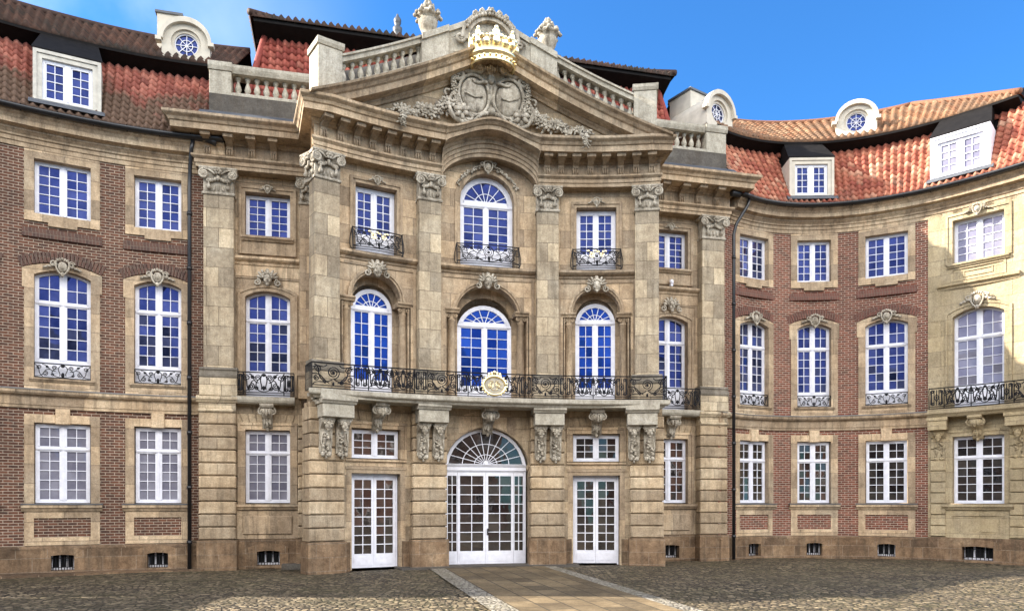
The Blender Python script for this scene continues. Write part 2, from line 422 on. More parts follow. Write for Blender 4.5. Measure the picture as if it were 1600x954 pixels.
class TMB(MB):
    def __init__(self): super().__init__(); self.tone = []
    def done(self, name, mat, parent, label=None):
        o = self.build(name, mat, parent, None, label, recalc=False)
        at = o.data.attributes.new('tone', 'FLOAT', 'POINT'); at.data.foreach_set('value', self.tone)
        return o

# ------------------------------------------------------------------ the palace
palace = empty('palace_building', None, ((-.9, 22.9, 0), 0))
top(palace, 'curved baroque palace of brick and sandstone with gilded crown over its pediment', 'palace')
palace.location = (0, 0, 0)
B = palace

def window(parent, at, w, h0, hs, rise, rows, glass, d=-.30, transom=None, rows_top=2, fan=False, panel=0, cols=2, name='window', mull=.055, fw=.065):
    """white timber window in its own local frame; u across, h up from eye level"""
    f = MB(); fr = LOCAL
    if panel:                                          # fixed white panel under the lights (behind a railing)
        box(f, fr, -w, w, h0-panel, h0+.01, d-.05, d-.012)
    O = outline(w, h0, hs, rise); I = outline(*inset(w, h0, hs, rise, fw))
    ring(f, fr, O, I, d-.07, d)
    iw = w-fw; g = MB(); gd = d-.045; a = rad(1.1)
    topmain = transom if transom else hs
    if transom:
        mold(f, fr, -w+.01, w-.01, [(d-.06, transom-.035), (d+.015, transom-.035), (d+.03, transom-.005), (d+.03, transom+.02), (d+.01, transom+.04), (d-.06, transom+.04)])
    hc0 = h0+fw; hc1 = (transom-.03) if transom else hs-fw
    if not transom and rise: hc1 = hs
    topu = lambda u: arch_top(*[inset(w, h0, hs, rise, fw)[i] for i in (0, 2, 3)], u)
    # central meeting stiles
    mt = hc1 if (fan or not transom) else topu(0)
    box(f, fr, -mull, mull, hc0, mt, d-.06, d+.006); box(f, fr, -.018, .018, hc0, mt, d-.0, d+.022)
    st = .034
    def pane(u0, u1, a0, a1):
        dx, dy = random.uniform(-a, a)*(u1-u0), random.uniform(-a, a)*(a1-a0)
        g.face([fr.P(u0, a0, gd-dx-dy), fr.P(u1, a0, gd+dx-dy), fr.P(u1, a1, gd+dx+dy), fr.P(u0, a1, gd-dx+dy)], smooth=False)
    def light(u0, u1, a0, a1, nr, arched=False):
        sgn = 1
        box(f, fr, u0, u0+st, a0, (topu(u0+.01) if arched else a1), d-.055, d-.006); box(f, fr, u1-st, u1, a0, (topu(u1-.01) if arched else a1), d-.055, d-.006)
        box(f, fr, u0, u1, a0, a0+st, d-.055, d-.006)
        if not arched: box(f, fr, u0, u1, a1-st, a1, d-.055, d-.006)
        b0, b1, c0, c1 = u0+st, u1-st, a0+st, (a1-st if not arched else a1)
        for i in range(1, cols):
            u = b0+(b1-b0)*i/cols; box(f, fr, u-.0095, u+.0095, c0, (topu(u) if arched else c1), d-.05, d-.018)
        for j in range(1, nr):
            h = c0+(c1-c0)*j/nr; box(f, fr, b0, b1, h-.0095, h+.0095, d-.05, d-.02)
        for i in range(cols):
            for j in range(nr):
                x0, x1 = b0+(b1-b0)*i/cols, b0+(b1-b0)*(i+1)/cols; y0, y1 = c0+(c1-c0)*j/nr, c0+(c1-c0)*(j+1)/nr
                if arched and j == nr-1:
                    pts = [(x0, y0), (x1, y0)] + [(x1+(x0-x1)*q/6, topu(x1+(x0-x1)*q/6)) for q in range(7)]
                    g.face([fr.P(u, h, gd) for u, h in pts])
                else: pane(x0, x1, y0, y1)
    light(-iw, -mull, hc0, hc1, rows, rise > 0 and not transom); light(mull, iw, hc0, hc1, rows, rise > 0 and not transom)
    if transom and not fan:
        t0 = transom+.04; t1 = hs-fw if rise < 1e-4 else (hs+rise*.55-fw)
        light(-iw, -mull, t0, t1, rows_top, rise > 0); light(mull, iw, t0, t1, rows_top, rise > 0)
    if fan:
        q = inset(w, h0, hs, rise, fw + st); R = q[0]; hb = transom+.04; H = q[2]+q[3]-hb
        box(f, fr, -iw, iw, hb-.02, hb+.03, d-.055, d-.006)
        ring(f, fr, outline(*inset(w, hb, hs, rise, fw-.005)), outline(*inset(w, hb+.03, hs, rise, fw+st, 0)), d-.055, d-.006)
        e = lambda k, an: (k*R*math.cos(an), hb + k*H*math.sin(an))
        nb = 7
        for i in range(1, nb):
            an = PI*i/nb; ftube(f, fr, [e(.1, an), e(1.0, an)], .016, d-.03)
        ftube(f, fr, [e(.52, PI*i/20) for i in range(21)], .015, d-.03)
        lump(f, fr, 0, hb, d-.03, .085, .10, .035)
        g.face([fr.P(*e(1.03, PI*i/24), gd) for i in range(25)])
    o = f.build(name, M['white'], parent, at)
    g.build('pane', M[glass], o)
    return o

def scrollwork(mb, fr, u0, u1, h0, h1, d, kind, r=.0175):
    """wrought-iron panel between two uprights"""
    a = u1-u0; b = h1-h0; c = (u0+u1)/2; hm = (h0+h1)/2
    X = lambda x, y: (c + x*a/2, h0 + y*b)
    def line(pts, rr=r): ftube(mb, fr, [X(*p) for p in pts], rr, d)
    def curl(x, y, rad_, a0, turns, n=16): ftube(mb, fr, spiral(X(x, y)[0], X(x, y)[1], rad_, rad_*.22, a0, turns, n), r, d)
    if kind == 'bars':
        for x in (-.66, -.33, 0, .33, .66): line([(x, .06), (x, .94)], r*.8)
        for x in (-.5, .5): curl(x, .84, b*.10, 0, 1.4); curl(x, .15, b*.10, PI, 1.4)
        line([(0, .28), (.32, .5), (0, .72), (-.32, .5), (0, .28)]); lump(mb, fr, c, hm, d, .03, .05, .02)
        for x in (-.8, .8): line([(x, .1), (x*.9, .5), (x, .9)])
    elif kind == 'rose':
        curl(0, .60, b*.30, -PI/2, 2.2, 30); lump(mb, fr, *X(0, .60), d, .035, .035, .02)
        for s in (-1, 1):
            line(bez((s*.05, .28), (s*.4, .02), (s*.75, .25), (s*.95, .02)))
            line(bez((s*.9, .95), (s*.55, .9), (s*.85, .4), (s*.45, .2)))
            curl(s*.72, .72, b*.17, 0 if s > 0 else PI, 1.6*s); curl(s*.78, .30, b*.13, PI/2, -1.5*s); curl(s*.40, .14, b*.09, PI, 1.3*s)
            line(bez((s*.3, .95), (s*.5, .7), (s*.62, 1.0), (s*.95, .82)))
            line(bez((s*.2, .10), (s*.6, .30), (s*.5, .55), (s*.98, .5)))
        lump(mb, fr, *X(0, .06), d, .03, .06, .02)
    else:                                              # 'lyre'
        for s in (-1, 1):
            line(bez((0, .04), (s*.45, .0), (s*.5, .55), (s*.16, .72)))
            line(bez((s*.06, .95), (s*.30, .55), (s*.02, .4), (s*.12, .14)))
            curl(s*.30, .74, b*.16, PI if s > 0 else 0, -1.6*s); curl(s*.62, .28, b*.19, PI/2, 1.7*s, 20); curl(s*.82, .74, b*.17, -PI/2, 1.6*s)
            curl(s*.55, .80, b*.10, 0, 1.5*s); curl(s*.36, .20, b*.11, PI, 1.5*s)
            line(bez((s*.98, .05), (s*.55, .05), (s*.75, .6), (s*.45, .62)))
            line(bez((s*.98, .95), (s*.7, .5), (s*.95, .45), (s*.7, .05)))
            line(bez((s*.25, .5), (s*.5, .45), (s*.5, .95), (s*.72, .95)))
        lump(mb, fr, *X(0, .22), d, .045, .07, .03); lump(mb, fr, *X(0, .9), d, .05, .05, .03)
def rails(mb, fr, u0, u1, h0, h1, d, r=.016):
    for h in (h0+.015, h0+.08, h1): 
        S = ss(fr, u0, u1); ftube(mb, fr, [(s, h) for s in S], r if h < h1 else r*1.5, d)
def small_rail(parent, at, w, h0, h1, d):
    mb = MB(); fr = LOCAL
    box(mb, fr, -w, w, h0, h0+.025, d-.012, d+.012); box(mb, fr, -w, w, h1-.025, h1, d-.012, d+.012)
    for s in (-1, 1): box(mb, fr, s*w-.012, s*w+.012, h0, h1, d-.012, d+.012)
    scrollwork(mb, fr, -w, w, h0+.02, h1-.02, d, 'lyre', .0125)
    return mb.build('railing', M['iron'], parent, at)
def mask(mb, fr, u, h, d, k=1.0, wings=True):
    """carved head with curls and side scrolls"""
    lump(mb, fr, u, h, d, .105*k, .15*k, .11*k, 0, 10, 7)
    lump(mb, fr, u, h-.01*k, d+.10*k, .022*k, .05*k, .035*k)
    for s in (-1, 1):
        lump(mb, fr, u+s*.042*k, h+.025*k, d+.088*k, .024*k, .014*k, .016*k)
        lump(mb, fr, u+s*.05*k, h+.055*k, d+.085*k, .04*k, .014*k, .022*k, s*.3)
        lump(mb, fr, u+s*.06*k, h-.04*k, d+.07*k, .03*k, .035*k, .03*k)
        if wings:
            for q in range(4):
                an = .25+q*.42; lump(mb, fr, u+s*.20*k*math.cos(an)*(1+.12*q), h+.19*k*math.sin(an)+.02*k, d-.01, .085*k, .035*k, .04*k, s*(an+.1))
            ftube(mb, fr, spiral(u+s*.25*k, h-.07*k, .09*k, .02*k, PI/2, s*1.4), .022*k, d, 6)
    lump(mb, fr, u, h-.075*k, d+.085*k, .035*k, .010*k, .02*k); lump(mb, fr, u, h-.125*k, d+.04*k, .05*k, .05*k, .05*k)
    for q in range(7):
        an = PI*q/6; lump(mb, fr, u+.11*k*math.cos(an), h+.06*k+.11*k*math.sin(an), d+.02*k, .042*k, .042*k, .05*k)
def flower(mb, fr, u, h, d, r, rr, n=5):
    a0 = rr.uniform(0, 6.3); tu, th = rr.uniform(-.3, .3)*r, rr.uniform(-.3, .3)*r
    for q in range(n):
        a = a0+2*PI*q/n; lump(mb, fr, u+.62*r*math.cos(a), h+.62*r*math.sin(a), d+.15*r*math.cos(a*2), .40*r, .58*r, .26*r, a-PI/2, 6, 4)
    lump(mb, fr, u, h, d+.25*r, .28*r, .28*r, .28*r, 0, 6, 4)
def cartouche(mb, fr, u, h, d, k=1.0):
    lump(mb, fr, u, h, d, .12*k, .14*k, .08*k); lump(mb, fr, u, h, d+.04*k, .07*k, .09*k, .06*k)
    for s in (-1, 1):
        ftube(mb, fr, bez((u+s*.04*k, h+.17*k), (u+s*.2*k, h+.22*k), (u+s*.18*k, h-.1*k), (u+s*.02*k, h-.2*k)), .025*k, d+.03, 6)
        ftube(mb, fr, spiral(u+s*.20*k, h+.08*k, .08*k, .02*k, 0, s*1.4), .02*k, d+.02, 6)
        for q in range(3): lump(mb, fr, u+s*(.22+.08*q)*k, h+(.02-.03*q)*k, d, .06*k, .03*k, .035*k, s*(.5-.4*q))
    for q in range(5): lump(mb, fr, u+(q-2)*.055*k, h+.16*k+.02*k*(2-abs(q-2)), d+.03, .032*k, .045*k, .035*k, -(q-2)*.25)
    lump(mb, fr, u, h-.2*k, d+.02, .05*k, .07*k, .05*k)
def carve(fn, parent, at, name, *a, mat='carved', **kw):
    mb = MB(); fn(mb, LOCAL, *a, **kw); return mb.build(name, M[mat], parent, at)

def surround(parent, at, w, h0, hs, rise, bw, d0, d1, mat, bb=0, top_h=None, step=True, name='surround'):
    """stone architrave of width bw round the opening"""
    mb = MB(); n = 14
    I = outline(w, h0, hs, rise)
    O = outline(w+bw, h0-bb, (hs+bw if rise < 1e-4 else hs+bw*.75), rise*1.08 if rise else 0)
    ring(mb, LOCAL, O, I, d0, d1)
    if step:
        I2 = outline(w+bw-.07, h0-bb, (hs+bw-.07 if rise < 1e-4 else hs+bw*.75-.065), rise*1.08 if rise else 0)
        ring(mb, LOCAL, outline(w+bw+.004, h0-bb+.001, (hs+bw if rise < 1e-4 else hs+bw*.75)+.004, rise*1.08 if rise else 0), I2, d1-.02, d1+.03)
    return mb.build(name, M[mat], parent, at)
def sill(parent, at, w, h, d1, mat, th=.13, dep=.12, ext=.08):
    mb = MB(); mold(mb, LOCAL, -w-ext, w+ext, [(-.3, h), (d1+dep, h), (d1+dep, h-th*.45), (d1+dep*.7, h-th*.6), (d1+dep*.35, h-th), (-.3, h-th)])
    return mb.build('sill', M[mat], parent, at)
def basement(parent, at, w, h0, h1, d=0, mat='plinth'):
    mb = MB(); O = outline(w+.24, h0-.08, h1+.10, .12); I = outline(w, h0, h1-.03, .03); ring(mb, LOCAL, O, I, -.32, d+.025)
    o = mb.build('basement_window', M[mat], parent, at)
    g = MB(); box(g, LOCAL, -w-.02, w+.02, h0-.02, h1+.03, -.36, -.32); g.build('pane', M['dark'], o)
    f = MB()
    for u in (-w*.98, -w*.33, w*.33, w*.94): box(f, LOCAL, u-.022, u+.022, h0, h1, -.30, -.26)
    box(f, LOCAL, -w, w, h0, h0+.07, -.30, -.255); f.build('frame', M['white'], o)
    b = MB()
    for i in range(8): u = -w+.04+(2*w-.08)*i/7; ftube(b, LOCAL, [(u, h0-.02), (u, h1+.02)], .011, -.10, 6)
    for h in (h0+.08, h1-.10): ftube(b, LOCAL, [(-w, h), (w, h)], .010, -.10)
    b.build('grille', M['iron'], o)
    return o

# ---------------------------------------------------------------- brick wings
def wing(P, s0, s1, centres, brick, stone_zones=(), stone='tan_smooth'):
    holes = []
    for c, hw in centres:
        holes += [(c-hw+.12, c+hw-.12, 7.60, 9.32), (c-hw+.14, c+hw-.14, 3.15, 6.29), (c-hw+.12, c+hw-.12, -.10, 2.27), (c-hw+.2, c+hw-.2, -.95, -.39)]
    mb = MB(); wall(mb, P, s0, s1, -1.2, 9.9, holes); mb.build('brick_wall', M[brick], B)
    pl = [(c-.29, c+.29, -1.84, -1.37) for c, hw in centres]
    mb = MB(); wall(mb, P, s0, s1, -2.3, -1.22, pl, .09)
    mold(mb, P, s0, s1, [(-.05, -1.25), (.10, -1.25), (.10, -1.21), (.05, -1.155), (-.05, -1.155)]); mb.build('plinth', M['plinth'], B)
def string_course(P, s0, s1):
    mb = MB(); mold(mb, P, s0, s1, [(-.1, 2.53), (.05, 2.53), (.05, 2.60), (.07, 2.62), (.07, 2.83), (.10, 2.86), (.16, 2.88), (.2, 2.93), (.2, 3.0), (.02, 3.045), (-.1, 3.045)])
    o = mb.build('string_course', M['tan_smooth'], B)
    mb = MB(); mold(mb, P, s0, s1, [(-.1, 3.048), (.02, 3.048), (.19, 3.008), (.215, 3.0), (.215, 3.018), (.02, 3.062), (-.1, 3.062)]); mb.build('flashing', M['lead_grey'], o)
def wing_cornice(P, s0, s1):
    mb = MB(); mold(mb, P, s0, s1, [(-.1, 9.44), (.04, 9.44), (.04, 9.55), (.07, 9.57), (.07, 9.67), (.11, 9.69), (.11, 9.74), (.17, 9.80), (.20, 9.82), (.20, 9.86), (.36, 9.90), (.36, 10.02), (.42, 10.10), (.5, 10.15), (.5, 10.2), (-.1, 10.2)])
    mb.build('cornice', M['tan_smooth'], B)
    g = MB(); gp = [(.56+.1*math.cos(PI+PI*i/6), 10.27+.1*math.sin(PI+PI*i/6)) for i in range(7)] + [(.645, 10.29), (.62, 10.27), (.5, 10.27), (.475, 10.29)]
    mold(g, P, s0, s1, gp, True)
    s = s0+.4
    while s < s1:
        mold(g, P, s, s+.035, [(.44, 10.3), (.56, 10.15), (.67, 10.3)]); s += .85
    g.build('gutter', M['gutter'], B)
def wing_window(P, c, hw, tg, fg, gg, brick):
    at = P.rig(c, .055 if P is WR else .025); w = hw-.22      # the wall is curved, the frames are straight
    # top floor
    o = window(B, at, w, 7.74, 9.20, 0, 5, tg, d=-.16)
    s_ = surround(o, None, w, 7.74, 9.20, 0, .22, -.3, .035, 'tan', .21, step=False)
    # apron with lowered centre
    mb = MB(); box(mb, LOCAL, -.34, .34, 7.44, 7.535, -.05, .034); mb.build('apron', M['tan'], o)
    # band of bricks on edge below
    mb = MB()
    for (hh, dd) in ((7.20, .03), (7.10, .045)): box(mb, LOCAL, -hw-.05, hw+.05, hh, hh+.14, -.1, dd)
    mb.build('brick_band', M[brick+'_soldier'], o)
    # first floor
    o = window(B, at, w, 3.80, 6.10, .17, 5, fg, d=-.17, transom=5.40, panel=.50)
    mb = MB(); I = outline(w, 3.30, 6.10, .17); O = outline(hw, 3.03, 6.25, .20); ring(mb, LOCAL, O, I, -.32, .04)
    q1, q2 = outline(hw+.05, 5.75, 6.25, .20), outline(hw-.002, 5.75, 6.25, .19); ring(mb, LOCAL, q1[1:]+q1[:1], q2[1:]+q2[:1], -.05, .037, closed=False)
    mb.build('surround', M['tan'], o)
    sill(o, None, w, 3.345, .04, 'tan_smooth', .10, .07, .10)
    mb = MB(); box(mb, LOCAL, -w*.8, w*.8, 3.09, 3.17, -.05, .055); mb.build('apron', M['tan_smooth'], o)
    small_rail(o, None, w, 3.36, 3.76, .0)
    carve(cartouche, o, None, 'keystone', 0, 6.36, .10, 1.05)
    mb = MB(); n = 22
    R0 = (hw*hw+.2*.2)/(2*.2); hc = 6.25+.2-R0
    for i in range(n):
        a0, a1 = -.5+i/n, -.5+(i+.82)/n; sp = 2*math.asin((hw+.03)/R0)
        q = [(R*math.sin(sp*a), hc+R*math.cos(sp*a)+.01) for R, a in ((R0+.03, a0), (R0+.03, a1), (R0+.31, a1), (R0+.31, a0))]
        for d_ in (.0,):
            v = [LOCAL.P(u, h, .035) for u, h in q] + [LOCAL.P(u, h, -.05) for u, h in q]
            mb.raw(v, [(0, 1, 2, 3), (0, 4, 5, 1), (1, 5, 6, 2), (2, 6, 7, 3), (3, 7, 4, 0)])
    mb.build('brick_arch', M[brick+'_soldier'], o)
    # ground floor
    o = window(B, at, w-.02, .0, 2.13, 0, 5, gg, d=-.13, transom=1.46)
    surround(o, None, w, -.02, 2.15, 0, .22, -.3, .035, 'tan', .0, step=False)
    mb = MB(); cbox(mb, LOCAL, -.17, .17, 2.12, 2.53, -.05, .075, .012); mb.build('keystone', M['tan'], o)
    sill(o, None, hw, -.05, .02, 'tan_smooth', .18, .12, .06)
    mb = MB(); mold(mb, LOCAL, -hw-.075, hw+.075, [(-.1, -.055), (.155, -.055), (.155, -.035), (-.1, -.012)]); mb.build('flashing', M['lead'], o)
    mb = MB(); ring(mb, LOCAL, outline(hw, -1.14, -.23, 0), outline(hw-.22, -.93, -.41, 0), -.04, .03); mb.build('apron', M['tan'], o)
    mb = MB(); u = hw-.2; mb.face([LOCAL.P(-u, -.95, -.015), LOCAL.P(u, -.95, -.015), LOCAL.P(u, -.39, -.015), LOCAL.P(-u, -.39, -.015)]); mb.build('brick_panel', M[brick], o)
    basement(B, P.rig(c, .09), .27, -1.83, -1.40)
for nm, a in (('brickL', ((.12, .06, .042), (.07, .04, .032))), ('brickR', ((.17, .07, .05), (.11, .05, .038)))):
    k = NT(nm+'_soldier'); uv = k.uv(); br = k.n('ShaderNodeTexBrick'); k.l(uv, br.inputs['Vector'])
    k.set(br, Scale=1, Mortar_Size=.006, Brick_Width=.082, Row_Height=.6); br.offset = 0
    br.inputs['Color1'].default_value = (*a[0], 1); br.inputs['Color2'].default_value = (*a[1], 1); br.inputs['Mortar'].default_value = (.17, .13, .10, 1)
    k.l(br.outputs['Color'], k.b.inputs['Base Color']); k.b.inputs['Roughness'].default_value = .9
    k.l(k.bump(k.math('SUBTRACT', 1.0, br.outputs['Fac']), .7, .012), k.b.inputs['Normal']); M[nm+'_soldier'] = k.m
LC = [(6.66, .85), (9.0, .88), (11.34, .83)]
RC = [(1.70, .86), (4.02, .80), (6.37, .87)]
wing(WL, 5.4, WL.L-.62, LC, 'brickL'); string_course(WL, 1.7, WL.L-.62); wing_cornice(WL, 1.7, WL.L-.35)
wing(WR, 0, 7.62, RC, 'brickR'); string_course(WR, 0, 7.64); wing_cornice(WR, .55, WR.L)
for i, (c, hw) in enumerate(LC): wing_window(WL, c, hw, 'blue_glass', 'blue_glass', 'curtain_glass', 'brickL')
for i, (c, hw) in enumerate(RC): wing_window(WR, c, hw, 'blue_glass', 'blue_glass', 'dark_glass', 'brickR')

# left end pavilion (beyond the picture) and right stone pavilion
mb = MB(); wall(mb, WL, 1.7, 5.4, -2.3, 9.9, []); mb.build('stone_wall', M['tan'], B)
PC = 9.06; pw = .72
mb = MB(); wall(mb, WR, 7.62, WR.L, -1.2, 9.9, [(PC-pw-.1, PC+pw+.1, 7.7, 9.30), (PC-pw-.02, PC+pw+.02, 3.0, 6.285), (PC-pw-.06, PC+pw+.06, -.06, 2.22)], .04); mb.build('stone_wall', M['yellow'], B)
mb = MB(); wall(mb, WR, 7.62, WR.L, -2.3, -1.18, [(PC-.46, PC+.46, -1.86, -1.38)], .12); box(mb, WR, 7.62, WR.L, -1.2, -1.13, -.05, .11); mb.build('plinth', M['plinth'], B)
basement(B, WR.rig(PC, .12), .44, -1.84, -1.40)
at = WR.rig(PC, .04)
o = window(B, at, pw, 7.79, 9.22, 0, 5, 'curtain_glass', d=-.2)
surround(o, None, pw, 7.79, 9.22, 0, .2, -.3, .05, 'yellow', 0); sill(o, None, pw, 7.79, .05, 'yellow', .13, .1, .14)
mb = MB(); ring(mb, LOCAL, outline(pw+.05, 7.22, 7.65, 0), outline(pw-.02, 7.26, 7.60, 0), -.02, .05); ring(mb, LOCAL, outline(.42, 7.33, 7.53, 0), outline(.38, 7.37, 7.49, 0), -.02, .03); mb.build('apron', M['yellow'], o)
mb = MB(); mold(mb, LOCAL, -pw-.42, pw+.42, [(-.1, 6.98), (.06, 6.98), (.08, 7.05), (.16, 7.09), (.18, 7.17), (.02, 7.21), (-.1, 7.21)]); mb.build('ledge', M['yellow'], o)
carve(cartouche, o, None, 'keystone', 0, 9.40, .12, .85)
o = window(B, at, pw, 3.75, 6.06, .22, 5, 'curtain_glass', d=-.2, transom=5.35, panel=.62)
surround(o, None, pw, 3.1, 6.06, .22, .21, -.32, .05, 'yellow', 0)
carve(cartouche, o, None, 'keystone', 0, 6.50, .12, 1.2)
o = window(B, at, pw, -.02, 2.16, 0, 5, 'dark_glass', d=-.16, transom=1.46)
surround(o, None, pw, -.02, 2.16, 0, .2, -.3, .04, 'yellow', 0); sill(o, None, pw, -.04, .06, 'yellow', .19, .13, .28)
mb = MB(); ring(mb, LOCAL, outline(pw+.22, -1.14, -.25, 0), outline(pw-.02, -.98, -.42, 0), -.02, .05); box(mb, LOCAL, .1, .72, -.93, -.45, -.02, .03); mb.build('apron', M['yellow'], o)
for (c, hw) in ((7.92, .22), (10.18, .24)):
    mb = MB()
    for k in range(10): a = WR.rig(c); h = -1.1+.36*k; cbox(mb, LOCAL, -hw, hw, h, h+.335, -.1, .12, .02)
    mb.build('rusticated_pier', M['yellow'], B, WR.rig(c))

# ---------------------------------------------------------------- carved consoles and corbels
def herm(mb, fr, u, h1, k=1.0):
    """corbel: scroll block over a head, a long tail of fruit hanging below"""
    mold(mb, fr, u-.17*k, u+.17*k, [(-.05, h1-.95*k), (.05, h1-.95*k), (.10, h1-.6*k), (.13, h1-.3*k), (.30*k, h1-.12), (.34*k, h1), (-.05, h1)])
    mask(mb, fr, u, h1-.22*k, .27*k, .9*k, False)
    for s in (-1, 1): ftube(mb, fr, spiral(u+s*.14*k, h1-.06*k, .07*k, .02, 0, s*1.4, 12), .022*k, .28*k, 6)
    rr = random.Random(int(u*100)+5)
    for q in range(16):
        t = q/15; hh = h1-.42*k-t*.58*k; wd = .11*k*(1-.25*abs(t-.45))
        lump(mb, fr, u+rr.uniform(-wd, wd), hh, .15*k-t*.05, rr.uniform(.035, .06)*k, rr.uniform(.035, .06)*k, .06*k, rr.uniform(0, 3), 6, 4)
    for s in (-1, 1):
        lump(mb, fr, u+s*.09*k, h1-.98*k, .10, .065*k, .075*k, .07*k, 0, 8, 5); ftube(mb, fr, [(u+s*.11*k, h1-.4*k), (u+s*.15*k, h1-.65*k), (u+s*.07*k, h1-.9*k)], .02*k, .13*k, 5)
    lump(mb, fr, u, h1-1.06*k, .08, .04*k, .06*k, .05*k)
def corbel(mb, fr, u, h1, k=1.0, dep=.55):
    """single scrolled corbel with a leaf"""
    mold(mb, fr, u-.20*k, u+.20*k, [(-.1, h1-.1), (dep, h1-.1), (dep+.03, h1-.05), (dep+.03, h1), (-.1, h1)])
    mold(mb, fr, u-.15*k, u+.15*k, [(-.1, h1-.72*k), (.05, h1-.74*k), (.10, h1-.62*k), (.13, h1-.46*k), (.26, h1-.38*k), (dep-.1, h1-.32*k), (dep-.04, h1-.2*k), (dep-.06, h1-.1), (-.1, h1-.1)], True)
    for s in (-1, 1):
        ftube(mb, fr, spiral(u+s*.15*k, h1-.22*k, .12*k, .02, PI/2, -s*1.5, 14), .03*k, dep-.12, 6)
        lump(mb, fr, u+s*.08*k, h1-.24*k, dep-.05, .05*k, .11*k, .06)
        lump(mb, fr, u+s*.07*k, h1-.52*k, .15, .05*k, .11*k, .05, s*.2)
    lump(mb, fr, u, h1-.27*k, dep-.02, .045*k, .13*k, .07); lump(mb, fr, u, h1-.55*k, .17, .045*k, .15*k, .05); lump(mb, fr, u, h1-.75*k, .08, .05*k, .07*k, .05)
def railing_run(fr, segs, h0, h1, d, name='balcony_railing', ends=True):
    mb = MB(); rails(mb, fr, segs[0][0], segs[-1][1], h0, h1, d)
    for a, b, kind in segs:
        for u in (a, b): ftube(mb, fr, [(u, h0), (u, h1)], .016, d)
        scrollwork(mb, fr, a, b, h0+.09, h1-.02, d, kind)
    return mb.build(name, M['iron'], B)

# right pavilion balcony
mb = MB(); mold(mb, WR, 7.66, WR.L, [(-.1, 2.78), (.52, 2.78), (.56, 2.84), (.62, 2.9), (.62, 3.03), (-.1, 3.05)]); mb.build('balcony_slab', M['yellow'], B)
railing_run(WR, [(7.72, 8.18, 'bars'), (8.18, 8.98, 'lyre'), (8.98, 9.78, 'lyre'), (9.78, 10.2, 'bars'), (10.2, 11, 'rose')], 3.05, 3.72, .56)
for c in (7.95, 10.2):
    mb = MB(); box(mb, LOCAL, -.27, .27, 2.38, 2.78, -.05, .5); box(mb, LOCAL, -.3, .3, 2.68, 2.78, -.05, .54); herm(mb, LOCAL, 0, 2.38, .95); mb.build('corbel', M['yellow'], B, WR.rig(c))
mb = MB(); corbel(mb, LOCAL, 0, 2.78, 1.0, .5); mb.build('corbel', M['yellow'], B, WR.rig(PC))

